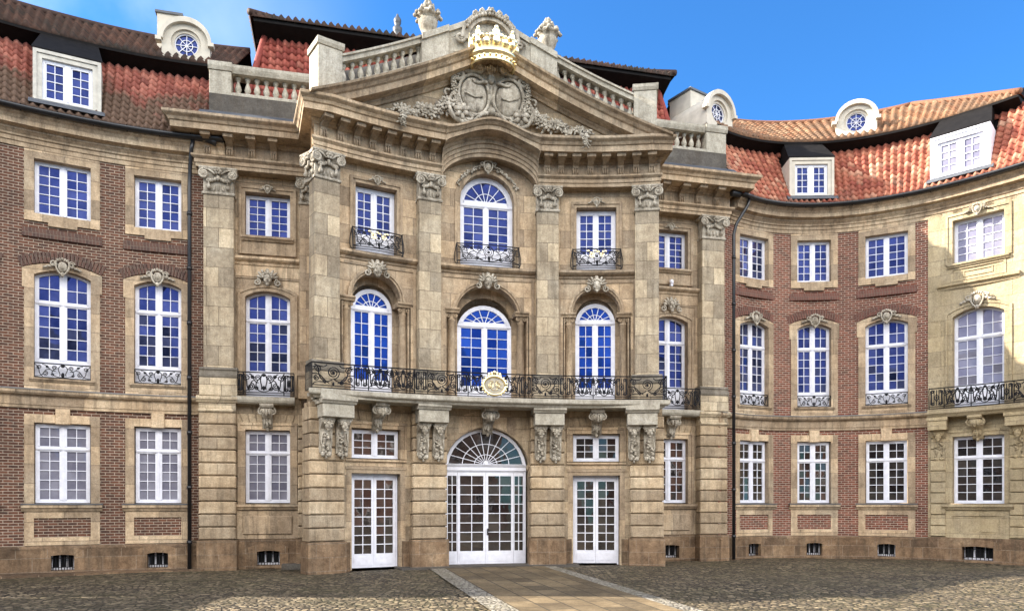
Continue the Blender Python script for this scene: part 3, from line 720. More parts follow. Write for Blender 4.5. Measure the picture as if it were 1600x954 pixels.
# ---------------------------------------------------------------- central block: side bays
WO = -.35
for sgn in (-1, 1):
    a, b = (-8.45, -5.45) if sgn < 0 else (5.45, 8.45)
    c = sgn*6.40; w = .63
    F_ = Flat(WO)
    mb = MB(); wall(mb, F_, a, b, 2.9, 10.2, [(c-w-.1, c+w+.1, 7.72, 9.16), (c-w-.02, c+w+.02, 3.0, 6.215)]); mb.build('stone_wall', M['tan'], B)
    mb = MB(); wall(mb, F_, a, b, -1.1, 2.95, [(c-w-.1, c+w+.1, -.06, 2.2)]); mb.build('stone_wall', M['rust'], B)
    mb = MB(); wall(mb, F_, a, b, -2.3, -1.1, [(c-.34, c+.34, -1.84, -1.38)], .06); box(mb, F_, a, b, -1.12, -1.06, -.05, .07); mb.build('plinth', M['plinth'], B)
    basement(B, F_.rig(c+sgn*-.02, .06), .32, -1.83, -1.40)
    at = F_.rig(c)
    o = window(B, at, w, 7.78, 9.06, 0, 5, 'blue_glass', d=-.2)
    surround(o, None, w, 7.78, 9.08, 0, .17, -.3, .05, 'tan_smooth', .52); sill(o, None, w, 7.78, .05, 'tan_smooth', .14, .12, .10)
    mb = MB(); ring(mb, LOCAL, outline(w-.02, 7.24, 7.62, 0), outline(w-.07, 7.29, 7.57, 0), -.02, .03); ring(mb, LOCAL, outline(.4, 7.35, 7.53, 0), outline(.37, 7.38, 7.50, 0), -.02, .02)
    mb.face([LOCAL.P(-w, 7.2, -.012), LOCAL.P(w, 7.2, -.012), LOCAL.P(w, 7.7, -.012), LOCAL.P(-w, 7.7, -.012)]); mb.build('apron', M['tan'], o)
    carve(cartouche, o, None, 'keystone', 0, 9.17, .10, .55)
    lx0, lx1 = (-7.42, -5.5) if sgn < 0 else (5.5, 7.42)
    mb = MB(); mold(mb, F_, lx0, lx1, [(-.1, 6.95), (.05, 6.95), (.07, 7.02), (.14, 7.06), (.18, 7.10), (.18, 7.16), (.02, 7.2), (-.1, 7.2)]); mold(mb, F_, lx0, lx1, [(-.1, 6.62), (.02, 6.62), (.02, 6.95), (-.1, 6.95)]); mb.build('ledge', M['tan_smooth'], B)
    o = window(B, at, w, 3.80, 6.02, .19, 5, 'blue_glass', d=-.2, transom=5.36, panel=.66)
    surround(o, None, w, 3.1, 6.02, .19, .2, -.32, .05, 'tan_smooth', 0)
    mb = MB(); q1, q2 = outline(.92, 5.0, 6.60, 0), outline(.88, 5.0, 6.56, 0); ring(mb, LOCAL, q1[1:]+q1[:1], q2[1:]+q2[:1], -.02, .03, closed=False); mb.build('panel', M['tan_smooth'], o)
    carve(mask, o, None, 'keystone', 0, 6.52, .12, 1.15)
    o = window(B, at, w, .0, 2.12, 0, 5, 'curtain_glass' if sgn < 0 else 'dark_glass', d=-.14, transom=1.46)
    surround(o, None, w, -.03, 2.14, 0, .2, -.3, .05, 'tan', 0); sill(o, None, w, -.04, .05, 'tan_smooth', .16, .12, .40)
    mb = MB()
    box(mb, LOCAL, -w-.24, w+.24, -1.05, -.22, -.05, .03); cbox(mb, LOCAL, -w-.06, w+.06, -.92, -.38, 0, .075, .02)
    mb.build('apron', M['tan_smooth'], o)
    mb = MB()
    for q in range(-4, 5):                             # flat arch of wedge stones over the window
        if q == 0: continue
        x0, x1 = q*.2-.085, q*.2+.085; sl = .10*q/4
        v = [LOCAL.P(u, h, dd) for dd in (.035, -.05) for u, h in ((x0, 2.34), (x1, 2.34), (x1+sl, 2.6), (x0+sl, 2.6))]
        mb.raw(v, [(0, 1, 2, 3), (0, 4, 5, 1), (1, 5, 6, 2), (2, 6, 7, 3), (3, 7, 4, 0)])
    mb.build('flat_arch', M['rust'], o)
    # balcony of the side bay
    x0, x1 = (-7.36, -5.62) if sgn < 0 else (5.62, 7.42)
    mb = MB(); mold(mb, BLK, x0, x1, [(-.5, 2.86), (.0, 2.86), (.05, 2.9), (.08, 2.96), (.08, 3.06), (-.5, 3.08)]); mb.build('balcony_slab', M['pale'], B)
    if sgn < 0: segs = [(x0+.02, x0+.32, 'bars'), (x0+.32, x1-.30, 'lyre'), (x1-.30, x1-.02, 'bars')]
    else: segs = [(x0+.02, x0+.32, 'bars'), (x0+.32, x1-.38, 'lyre'), (x1-.38, x1-.02, 'bars')]
    railing_run(BLK, segs, 3.10, 3.76, .03)
    mb = MB(); corbel(mb, LOCAL, 0, 2.86, .95, .42); mb.build('corbel', M['carved'], B, F_.rig(c))

# ---------------------------------------------------------------- pilasters and piers
def capital(mb, fr, w, h0, h1):
    H = h1-h0
    mold(mb, fr, -w-.03, w+.03, [(-.3, h0-.02), (.035, h0-.02), (.05, h0+.01), (.035, h0+.045), (-.3, h0+.045)])
    mold(mb, fr, -w, w, [(-.3, h0), (.0, h0), (.03, h0+H*.6), (.09, h1-.10), (-.3, h1-.10)])
    mold(mb, fr, -w-.10, w+.10, [(-.3, h1-.10), (.11, h1-.10), (.15, h1-.05), (.15, h1-.01), (-.3, h1-.01)])
    for s in (-1, 1):
        ftube(mb, fr, spiral(s*(w-.03), h1-.22, .135, .02, PI/2, -s*2.0, 26), .032, .13, 6); lump(mb, fr, s*(w-.03), h1-.22, .13, .05, .05, .06)
        ftube(mb, fr, bez((s*(w-.05), h1-.09), (s*w*.5, h1-.06), (s*w*.35, h1-.2), (s*.06, h1-.2)), .03, .12, 6)
        # hanging bells
        for q in range(3): lump(mb, fr, s*w*.62, h1-.36-.07*q, .085, .028, .04, .04, 0, 6, 4)
        lump(mb, fr, s*w*.62, h1-.57, .08, .062, .075, .07); lump(mb, fr, s*w*.62, h1-.49, .08, .035, .05, .05)
        for q in range(4): lump(mb, fr, s*w*(.2+.16*q), h1-.34-.04*q+.01*q*q, .07, .05, .06, .05, s*.4)
        lump(mb, fr, s*w*.28, h0+.15, .03, .035, .10, .03, s*.25)
    for q in range(6): an = PI*q/3; lump(mb, fr, .065*math.cos(an), h1-.13+.065*math.sin(an), .16, .045, .045, .04)
    lump(mb, fr, 0, h1-.13, .19, .04, .04, .04); lump(mb, fr, 0, h1-.30, .10, .05, .10, .05); lump(mb, fr, 0, h0+.2, .02, .03, .12, .03)
def pilaster(fr, t, w, back, ext_l=0):
    at = fr.rig(t)
    o = MB(); cbox(o, LOCAL, -w, w, 3.86, 8.82, -back, 0, .012)
    o = o.build('pilaster', M['grey'], B, at)
    mb = MB()
    for q in range(2): pass
    mold(mb, LOCAL, -w-.10, w+.10, [(-back, 3.56), (.09, 3.56), (.11, 3.60), (.11, 3.66), (.06, 3.70), (.05, 3.76), (.08, 3.80), (.05, 3.84), (.0, 3.87), (-back, 3.87)])
    mb.build('base', M['base_stone'], o)
    mb = MB(); cbox(mb, LOCAL, -w-.10, w+.10, 3.05, 3.56, -back, .09, .012); mb.build('pedestal', M['grey'], o)
    mb = MB(); capital(mb, LOCAL, w, 8.80, 9.53); mb.build('capital', M['carved'], o)
    return o
def pier(fr, t, w, back, d=0):
    at = fr.rig(t); mb = MB()
    box(mb, LOCAL, -w+.05, w-.05, -1.1, 2.74, -back, d-.06)
    for k in range(10):
        h = -1.06+.367*k
        if h+.35 < 2.75: cbox(mb, LOCAL, -w, w, h+.016, h+.351, -back, d, .028)
    o = mb.build('rusticated_pier', M['rust'], B, at)
    mb = MB(); cbox(mb, LOCAL, -w-.045, w+.045, -2.3, -1.07, -back, d+.05, .02); mb.build('base', M['plinth'], o)
    return o
for t in (-7.71, 7.81):
    pilaster(BLK, t, .41, .6); o = pier(BLK, t+(.02 if t > 0 else -.04), .50, .6)
    mb = MB(); x = .50
    mold(mb, LOCAL, -x, x, [(-.6, 2.58), (.02, 2.58), (.06, 2.62), (.06, 2.66), (.02, 2.69), (-.6, 2.69)])
    cbox(mb, LOCAL, -x, x, 2.69, 2.86, -.6, .0, .01)
    mold(mb, LOCAL, -x-.05, x+.05, [(-.6, 2.86), (.04, 2.86), (.08, 2.92), (.11, 2.95), (.11, 3.01), (.03, 3.06), (-.6, 3.06)]); mb.build('band', M['grey'], o)
for t in (-4.67, -1.78, 1.78, 4.67):
    w = .355 if abs(t) > 3 else .335
    o = pilaster(ARC, t, w, .45)
    if t == -4.67:                                    # the outer capital turns the corner
        mb = MB(); capital(mb, LOCAL, .26, 8.80, 9.53)
        P0, r0 = ARC.rig(t); c_, s_ = math.cos(r0), math.sin(r0)
        q = mb.build('capital', M['carved'], o); q.location = (-w+.02, .27, 0); q.rotation_euler = (0, 0, -PI/2+.30)
    pier(ARC, t*1.0, .50 if abs(t) > 3 else .52, .6, .0)

# ---------------------------------------------------------------- central avant-corps walls
AW = Arc(-.30)
ARCH = [(-3.25, .72, .85), (0, .95, 1.13), (3.25, .72, .85)]
zone = [(-5.0, -1.5), (-1.5, 1.5), (1.5, 5.0)]
# top storey wall, with doorways on to small balconies
# main floor wall with three arched niches
def arch_plate(mb, fr, c, w, rise, hs, W, htop, d0, d1, n=18):
    pts = outline(w, hs, hs, rise, n)[2:]
    v = []; f = []
    for (u, h) in pts:
        U = c + u*W/w; u = c+u
        v += [(u, h, d1), (U, htop, d1), (u, h, d0)]
    for i in range(n): a = 3*i; b = a+3; f += [(a, b, b+1, a+1), (a, a+2, b+2, b)]
    for s_ in (1, -1):
        b = len(v); v += [(c+s_*w, hs, d1), (c+s_*W, hs, d1), (c+s_*W, htop, d1)]; f.append((b, b+1, b+2))
    mb.raw([fr.P(*p) for p in v], f, [[(v[i][0]-v[i][2], v[i][1]) for i in q] for q in f])
mb = MB(); wall(mb, AW, -5.0, 5.0, 6.9, 10.3, [(-3.25-.68, -3.25+.68, 7.1, 9.10), (3.25-.68, 3.25+.68, 7.1, 9.10), (-.93, .93, 7.1, 10.3)]); arch_plate(mb, AW, 0, .86, .86, 9.08, .93, 10.3, -.3, 0); mb.build('stone_wall', M['tan'], B)
mb = MB()
holes = [(c-W-.16, c+W+.16, 2.9, 6.90) for c, w, W in ARCH]
wall(mb, AW, -5.0, 5.0, 2.9, 6.9, [(c-W-.13, c+W+.13, 2.9, 6.9) for c, w, W in ARCH])
for c, w, W in ARCH:
    rise = 6.55-5.80; arch_plate(mb, AW, c, w, rise, 5.80, W+.13, 6.9, -.42, 0)
mb.build('stone_wall', M['tan'], B)
for c, w, W in ARCH:
    at = AW.rig(c); rise = .75
    # niche back and jambs
    mb = MB()
    ring(mb, LOCAL, outline(w+.34, 2.9, 5.80, 1.02), outline(w-.10, 2.9, 5.72 if w < .9 else 5.66, .63), -.62, -.42)
    for s in (-1, 1): box(mb, LOCAL, s*(W+.13)-.02, s*(W+.13)+.02, 2.9, 5.8, -.45, .0)
    mb.build('niche', M['tan'], B, at)
    # archivolt on impost blocks and little columns
    mb = MB()
    for (k0, k1, dd) in ((0, .07, .06), (.06, .13, .10)):
        ring(mb, LOCAL, outline(w+k1, 5.80, 5.80, rise+k1)[2:], outline(w+k0, 5.80, 5.80, rise+k0)[2:], -.3, dd, closed=False)
    for s in (-1, 1): mold(mb, LOCAL, s*(w+.12)-.22, s*(w+.12)+.22, [(-.5, 5.68), (.03, 5.68), (.05, 5.73), (.10, 5.77), (.10, 5.81), (-.5, 5.82)])
    o = mb.build('archivolt', M['tan_smooth'], B, at)
    for s in (-1, 1):
        mb = MB(); u = s*(w+.12)
        lathe(mb, LOCAL, u, -.16, [(.15, 3.0), (.15, 3.12), (.125, 3.16), (.115, 3.3), (.118, 4.2), (.102, 5.45), (.12, 5.47), (.12, 5.50), (.10, 5.52), (.13, 5.62), (.15, 5.66), (.15, 5.69)], 14)
        for q in (-1, 1): ftube(mb, LOCAL, spiral(u+q*.11, 5.60, .06, .015, PI/2, -q*1.6, 14), .018, -.03, 5)
        mb.build('colonnette', M['tan_smooth'], o)
    carve(mask, o, None, 'keystone', 0, 6.60, .12, 1.15)
    wf = w-.10
    window(B, (AW.P(c, 0, -.42), at[1]), wf, 3.46, 6.22-wf*.98, wf*.98 if c else wf*.80, 6, 'film_glass', d=-.03, transom=6.22-wf*.98-.02 if c else 5.42, fan=True, fw=.09, panel=.40)
    # ledge over the arch
    L0, L1 = c-W-.30, c+W+.30
    mb = MB(); mold(mb, AW, L0, L1, [(-.1, 6.86), (.04, 6.86), (.06, 6.92), (.14, 6.95), (.20, 7.0), (.20, 7.07), (.02, 7.12), (-.1, 7.12)])
    mold(mb, AW, L0, L1, [(-.1, 6.72), (.03, 6.72), (.03, 6.80), (-.1, 6.80)])
    for s in (L0+.02, L1-.10): mold(mb, AW, s, s+.08, [(-.1, 3.1), (.03, 3.1), (.03, 6.72), (-.1, 6.72)])
    mb.build('ledge', M['tan_smooth'], B)
    # upper window and its bowed iron balcony
    u = .61 if c else .83
    if c: o = window(B, at, u, 7.56, 9.02, 0, 5, 'blue_glass', d=-.22, fw=.10, panel=.46)
    else: o = window(B, at, u, 7.56, 9.08, .82, 5, 'blue_glass', d=-.22, transom=9.02, fan=True, fw=.12, panel=.46)
    surround(o, None, u, 7.12, 9.04 if c else 9.08, 0 if c else .83, .16, -.3, .04, 'tan_smooth', 0)
    if c: carve(cartouche, o, None, 'keystone', 0, 9.18, .10, .6)
    else:
        def gar(mb, fr):
            cartouche(mb, fr, 0, 10.08, .14, .9)
            for s in (-1, 1):
                for q in range(14):
                    an = PI/2 - s*(.28+.065*q); R = 1.0
                    for z in range(2): lump(mb, fr, R*math.cos(an)+random.uniform(-.03, .03), 9.08+R*math.sin(an)+random.uniform(-.05, .05), .09, random.uniform(.03, .05), random.uniform(.03, .05), .05, random.uniform(0, 3), 6, 4)
        carve(gar, o, None, 'keystone')
    rl = MB(); W2 = u+.12
    dfun = lambda x: .20+.10*math.cos(x/W2*PI/2)
    class Bow:
        step = .12
        def P(self, s, h, d): return LOCAL.P(s, h, d + dfun(s)*(1-.35*((h-7.1)/.6)) )
    bw = Bow()
    rails(rl, bw, -W2, W2, 7.10, 7.72, 0, .014)
    for s in (-1, 1):
        ftube(rl, bw, [(s*W2, 7.08), (s*W2, 7.74)], .02, 0); ftube(rl, LOCAL, [(s*W2, 7.72, .2), (s*W2, 7.72, -.2)], .014, 0); ftube(rl, LOCAL, [(s*W2, 7.12, .2), (s*W2, 7.12, -.2)], .014, 0)
        ftube(rl, LOCAL, bez((s*W2, 7.12), (s*(W2+.1), 7.2), (s*(W2+.08), 7.4), (s*W2, 7.72)), .014, .1)
    scrollwork(rl, bw, -W2, W2, 7.18, 7.70, 0, 'lyre', .0135); scrollwork(rl, bw, -W2, W2, 7.18, 7.70, .01, 'rose', .012)
    rb = rl.build('balcony_railing', M['iron'], o)
    if c:                                              # gilded monogram plate
        g = MB()
        for q in range(8): lump(g, bw, (q-3.5)*.075, 7.60+.05*math.cos(q*1.9), .04, .05, .035, .02, q*.8)
        for s in (-1, 1): ftube(g, bw, spiral(s*.16, 7.5, .07, .02, 0, s*1.5, 12), .014, .035)
        g.build('monogram', M['gold'], rb)

# ground storey of the avant-corps
gh = [(-3.25-.72, -3.25+.72, -2.3, 2.14), (3.25-.72, 3.25+.72, -2.3, 2.14), (-1.27, 1.27, -2.3, 2.90)]
mb = MB(); wall(mb, AW, -5.1, 5.1, -1.1, 2.9, [(a, b, -1.1, d) for a, b, c, d in gh])
arch_plate(mb, AW, 0, 1.27, 1.10, 1.16, 1.27, 2.9, -.35, 0)
for s in (-1, 1): box(mb, AW, s*1.27-.02, s*1.27+.02, -1.1, 1.16, -.35, -.002)
mb.build('stone_wall', M['rust'], B)
mb = MB(); wall(mb, AW, -5.1, 5.1, -2.3, -1.1, [(a, b, -2.3, -1.1) for a, b, c, d in gh], .03); mb.build('plinth', M['plinth'], B)
def french_door(at, w, h0, h1, leaves, glass, rows, name='door', side=0):
    """white glazed door: list of leaf edges"""
    f = MB(); g = MB(); fr = LOCAL; d = -.22
    ring(f, fr, outline(w, h0-.1, h1, 0), outline(w-.05, h0-.1, h1-.06, 0), d-.08, d+.02)
    o = f.build('door', M['white'], B, at)
    for (a, b) in leaves:
        lf = MB(); st = .075 if b-a > .4 else .03; q0, q1 = h0+.42, h1-.06-.12
        box(lf, fr, a+.004, b-.004, h0+.02, q0, d-.05, d); box(lf, fr, a+.004, b-.004, q1, h1-.06, d-.05, d)
        box(lf, fr, a+.06, b-.06, h0+.10, q0-.08, d-.01, d+.012)
        box(lf, fr, a+.004, a+st, q0, q1, d-.05, d); box(lf, fr, b-st, b-.004, q0, q1, d-.05, d)
        for i in range(1, rows): h = q0+(q1-q0)*i/rows; box(lf, fr, a+st, b-st, h-.012, h+.012, d-.04, d-.008)
        m = (a+b)/2; box(lf, fr, m-.012, m+.012, q0, q1, d-.042, d-.006)
        l_ = lf.build('leaf', M['white'], o); g = MB(); al = rad(.4)
        for i in range(rows):
            for x0, x1 in ((a+st, m), (m, b-st)):
                y0, y1 = q0+(q1-q0)*i/rows, q0+(q1-q0)*(i+1)/rows; dx, dy = random.uniform(-al, al)*.3, random.uniform(-al, al)*.3
                g.face([fr.P(x0, y0, d-.03-dx-dy), fr.P(x1, y0, d-.03+dx-dy), fr.P(x1, y1, d-.03+dx+dy), fr.P(x0, y1, d-.03-dx+dy)])
        g.build('pane', M[glass], l_)
    return o
for c in (-3.25, 3.25):
    at = AW.rig(c)
    french_door(at, .70, -1.88, .84, [(-.65, 0), (0, .65)], 'dark_glass', 8)
    mb = MB(); mold(mb, LOCAL, -.9, .9, [(-.3, .84), (-.02, .84), (-.02, .92), (.05, .95), (.05, 1.02), (.0, 1.05), (.0, 1.16), (.07, 1.18), (.07, 1.23), (-.02, 1.26), (-.3, 1.26)]); mb.build('lintel', M['tan'], B, at)
    o = window(B, at, .70, 1.28, 2.08, 0, 3, 'dark_glass', d=-.16)
    surround(o, None, .72, 1.26, 2.12, 0, .18, -.3, .035, 'tan', 0)
    surround(o, None, .72, -1.9, .84, 0, .15, -.3, .03, 'tan', 0, step=False)
    mb = MB()
    for q in range(-4, 5):
        if q == 0: continue
        x0, x1 = q*.2-.085, q*.2+.085; sl = .10*q/4
        v = [LOCAL.P(u, h, dd) for dd in (.04, -.05) for u, h in ((x0, 2.36), (x1, 2.36), (x1+sl, 2.62), (x0+sl, 2.62))]
        mb.raw(v, [(0, 1, 2, 3), (0, 4, 5, 1), (1, 5, 6, 2), (2, 6, 7, 3), (3, 7, 4, 0)])
    mb.build('flat_arch', M['rust'], o)
at = AW.rig(0)
door = french_door(at, 1.25, -1.88, 1.0, [(-1.2, -.87), (-.87, 0), (0, .87), (.87, 1.2)], 'dark_glass', 8)
h = MB(); box(h, LOCAL, .04, .07, -.98, -.78, -.22, -.19); ftube(h, LOCAL, [(.055, -.85), (.16, -.85)], .012, -.17, 6); h.build('handle', M['iron'], door)
mb = MB(); box(mb, LOCAL, -1.25, 1.25, .98, 1.12, -.3, -.16); mold(mb, LOCAL, -1.25, 1.25, [(-.3, 1.1), (-.14, 1.1), (-.1, 1.16), (-.3, 1.2)])
ring(mb, LOCAL, outline(1.26, 1.1, 1.16, 1.09), outline(1.16, 1.17, 1.16, 1.0), -.3, -.2)
R_, H_ = 1.17, 1.0; e = lambda k, an: (k*R_*math.cos(an), 1.17 + k*H_*math.sin(an))
for i in range(1, 11): ftube(mb, LOCAL, [e(.10, PI*i/11), e(1, PI*i/11)], .014, -.23)
ftube(mb, LOCAL, [e(.62, PI*i/28) for i in range(29)], .015, -.23); ftube(mb, LOCAL, [e(.30, PI*i/20) for i in range(21)], .013, -.23); lump(mb, LOCAL, 0, 1.18, -.22, .1, .1, .04)
fl = mb.build('fanlight', M['white'], B, at)
g = MB(); g.face([LOCAL.P(*e(1.02, PI*i/28), -.25) for i in range(29)]); g.build('pane', M['dark_glass'], fl)
mb = MB()
nv = 11
for i in range(nv):                                    # wedge stones round the door arch
    a0, a1 = PI*(i+.02)/nv, PI*(i+.98)/nv
    q = []
    for a in (a0, a1): q.append((1.30*math.cos(a), 1.16+1.13*math.sin(a)))
    for a in (a1, a0):
        x, y = 1.75*math.cos(a), 1.16+1.62*math.sin(a); q.append((max(-1.28, min(1.28, x)), min(y, 2.84)))
    v = [LOCAL.P(u, h, dd) for dd in (.03, -.05) for u, h in q]
    mb.raw(v, [(0, 1, 2, 3), (0, 4, 5, 1), (1, 5, 6, 2), (2, 6, 7, 3), (3, 7, 4, 0)], [[(q[k % 4][0], q[k % 4][1]) for k in f] for f in [(0, 1, 2, 3), (0, 4, 5, 1), (1, 5, 6, 2), (2, 6, 7, 3), (3, 7, 4, 0)]])
for s in (-1, 1): mold(mb, LOCAL, s*1.42-.16, s*1.42+.16, [(-.2, 1.0), (.04, 1.0), (.07, 1.05), (.11, 1.1), (.11, 1.15), (-.2, 1.17)])
mb.build('door_arch', M['tan'], B, at)

# returns of the avant-corps to the block
def arc_ret(s, h0, h1, mat, name, inner=.0):
    p0 = BLK.P(s*4.98, 0, 1.82); p1 = BLK.P(s*5.02, 0, -.4)
    mb = MB(); L = math.hypot(p1[0]-p0[0], p1[1]-p0[1])
    mb.quadgrid(lambda u, v: (p0[0]+(p1[0]-p0[0])*u/L, p0[1]+(p1[1]-p0[1])*u/L, v+EYE), [0, L], [h0, h1]); mb.build(name, M[mat], B)
for s in (-1, 1): arc_ret(s, 2.9, 10.3, 'tan', 'stone_wall'); arc_ret(s, -1.1, 2.9, 'rust', 'stone_wall'); arc_ret(s, -2.3, -1.1, 'plinth', 'plinth')
# half pilasters and piers in the corners of the side bays
for sg in (-1, 1):
    t = sg*5.30; at = Flat(-.16).rig(t); mb = MB(); cbox(mb, LOCAL, -.19, .19, 3.9, 8.82, -.25, 0, .012); cbox(mb, LOCAL, -.23, .23, 3.06, 3.72, -.25, .06, .012)
    mold(mb, LOCAL, -.25, .25, [(-.25, 3.72), (.09, 3.72), (.09, 3.79), (.03, 3.90), (-.25, 3.90)]); o = mb.build('pilaster', M['tan'], B, at)
    carve(capital, o, None, 'capital', .19, 8.80, 9.53)
    pier(Flat(-.16), t, .24, .25)
# ---------------------------------------------------------------- balcony of the avant-corps
BA = Arc(0, 1.60, .0275)
def slab_path(extra=0):
    pts = [BLK.P(-5.12, 0, .0)[:2]]
    for i in range(33): t = -5.12-extra+(10.24+2*extra)*i/32; pts.append(BA.P(t, 0, 0)[:2])
    pts.append(BLK.P(5.12, 0, 0)[:2]); return pts
mb = MB(); sweep(mb, slab_path(), [(-.9, 2.80), (-.12, 2.80), (-.08, 2.86), (.0, 2.89), (.02, 2.92), (.02, 3.03), (-.9, 3.04)]); box(mb, ARC, -5.0, 5.0, 2.81, 3.035, -.6, .5); mb.build('balcony_slab', M['pale'], B)
segs = []
bays = [(-5.05, -3.95, 'rose'), (-3.95, -3.57, 'bars'), (-3.57, -2.93+.0, 'lyre'), (-2.93, -2.30, 'lyre'), (-2.30, -1.92, 'bars'), (-1.92, -1.12, 'rose'), (-1.12, -.76, 'bars'),
        (-.76, 0, 'lyre'), (0, .76, 'lyre'), (.76, 1.12, 'bars'), (1.12, 1.92, 'rose'), (1.92, 2.30, 'bars'), (2.30, 2.93, 'lyre'), (2.93, 3.57, 'lyre'), (3.57, 3.95, 'bars'), (3.95, 5.05, 'rose')]
rb = railing_run(BA, bays, 3.05, 3.73, -.05)
mb = MB()
for s in (-1, 1):
    p = [BA.P(s*5.05, 3.05, -.05), BA.P(s*5.05, 3.05, -.75)]; q = [(a[0], a[1], a[2]+.68) for a in p]
    tube(mb, p, .016); tube(mb, q, .022)
    for k in range(1, 6): f_ = k/5; a = [p[0][i]+(p[1][i]-p[0][i])*f_ for i in range(3)]; tube(mb, [tuple(a), (a[0], a[1], a[2]+.68)], .012)
mb.build('side_railing', M['iron'], rb)
g = MB(); bt = BA.rig(0, -.02)
ftube(g, LOCAL, [(.33*math.cos(a*PI/16), 3.38+.27*math.sin(a*PI/16)) for a in range(33)], .045, .03, 6)
for s in (-1, 1):
    for q in range(9): an = PI/2+s*(.2+.3*q); lump(g, LOCAL, .36*math.cos(an), 3.38+.30*math.sin(an), .04, .05, .035, .03, an)
for q in range(5): lump(g, LOCAL, (q-2)*.08, 3.70+.03*(2-abs(q-2)), .04, .04, .06, .03)
box(g, LOCAL, -.2, .2, 3.655, 3.685, .0, .06)
md = g.build('medallion', M['gold'], rb, bt)
g = MB(); g.face([LOCAL.P(.32*math.cos(a*PI/12), 3.38+.26*math.sin(a*PI/12), .02) for a in range(24)]); g.build('plate', M['pale'], md)
g = MB()
for s in (-1, 1):
    ftube(g, LOCAL, spiral(s*.11, 3.38, .085, .02, 0, s*1.6, 16), .011, .035); ftube(g, LOCAL, bez((s*.02, 3.24), (s*.2, 3.28), (-s*.1, 3.42), (s*.12, 3.52)), .010, .035)
    ftube(g, LOCAL, bez((s*.2, 3.3), (s*.05, 3.3), (s*.2, 3.5), (s*.03, 3.5)), .010, .035)
g.build('monogram', M['gold'], md)
# blocks over the corbels, pairs of herms, single corbels
for t in (-4.52, -1.78, 1.78, 4.52):
    at = ARC.rig(t); mb = MB(); w = .44
    cbox(mb, LOCAL, -w, w, 2.30, 2.66, -.3, .46, .012); mold(mb, LOCAL, -w-.05, w+.05, [(-.3, 2.66), (.50, 2.66), (.53, 2.70), (.58, 2.74), (.58, 2.80), (-.3, 2.80)])
    o = mb.build('balcony_bracket', M['pale'], B, at)
    for s in (-1, 1): carve(herm, o, None, 'corbel', s*.23, 2.30, 1.0)
for t in (-3.25, 0, 3.25): carve(corbel, B, AW.rig(t), 'corbel', 0, 2.80, 1.0, .62)

# ---------------------------------------------------------------- entablature
def ent_left(mirror=1):
    pts = [Flat(0).P(-8.30*mirror if mirror > 0 else 8.38, 0, -.6)[:2], Flat(0).P(-8.30*mirror if mirror > 0 else 8.38, 0, .03)[:2]]
    s = -1 if mirror > 0 else 1
    c = ARC.P(s*5.03, 0, .03); pts.append(Flat(.03).P(s*5.05, 0, 0)[:2]); pts.append(c[:2])
    for i in range(1, 15): pts.append(ARC.P(s*(5.03-(5.03-1.45)*i/14), 0, .03)[:2])
    return pts if s < 0 else pts[::-1]
def loc(a, b): return (a*CT + b*ST, a*ST - b*CT)
for mir in (1, -1):
    pts = ent_left(mir); mb = MB(); e_ = len(pts)-1
    ov = {2: loc(-.75, 1.0), 3: loc(-.43, .92)} if mir > 0 else {e_-2: loc(.6, 1.0), e_-3: loc(.25, .95)}
    sweep(mb, pts, [(-.5, 9.53), (.02, 9.53), (.02, 9.63), (.05, 9.64), (.05, 9.74), (.08, 9.76), (.13, 9.80), (.13, 9.85), (.01, 9.86), (.01, 10.28), (-.5, 10.28)], over=ov)
    mb.build('entablature', M['tan_smooth'], B)
    mb = MB(); sweep(mb, pts, [(-.5, 10.20), (.05, 10.20), (.08, 10.25), (.16, 10.29), (.16, 10.32), (.52, 10.34), (.52, 10.33), (.58, 10.33), (.58, 10.49), (.62, 10.51), (.66, 10.58), (.74, 10.63), (.76, 10.65), (.76, 10.72), (-.3, 10.80), (-.5, 10.80)], over=ov)
    mb.build('cornice', M['tan_smooth'], B)
# the entablature swings up over the centre window
prof = [(-.35, 0), (.04, 0), (.04, .13), (.08, .14), (.08, .27), (.12, .28), (.12, .41), (.17, .43), (.17, .54), (.22, .57), (.24, .64), (.56, .67), (.56, .665), (.60, .665), (.60, .80), (.64, .82), (.70, .89), (.76, .93), (.76, 1.0), (-.35, 1.03)]
T_ = 1.47
zl = lambda t: 9.36 + .90*math.sqrt(max(0, 1-(t/T_)**2))
zu = lambda t: 10.72 + .38*math.cos(PI*min(1, abs(t)/T_)/2)**2
vs = []; fs = []; us = []; m = len(prof); NN = 40
for i in range(NN+1):
    t = -T_+2*T_*i/NN; t = T_*math.sin(PI/2*(-1+2*i/NN))
    for d, v in prof: vs.append(ARC.P(t, zl(t)+(zu(t)-zl(t))*v, .03+d))
for i in range(NN):
    for j in range(m):
        k = (j+1) % m; fs.append((i*m+j, (i+1)*m+j, (i+1)*m+k, i*m+k)); us.append([(i*.08, prof[j][1]), ((i+1)*.08, prof[j][1]), ((i+1)*.08, prof[k][1]), (i*.08, prof[k][1])])
fs += [tuple(range(m)), tuple(NN*m+j for j in range(m))]; us += [[(0, 0)]*m, [(0, 0)]*m]
mb = MB(); mb.raw(vs, fs, us); mb.build('arched_cornice', M['tan_smooth'], B)
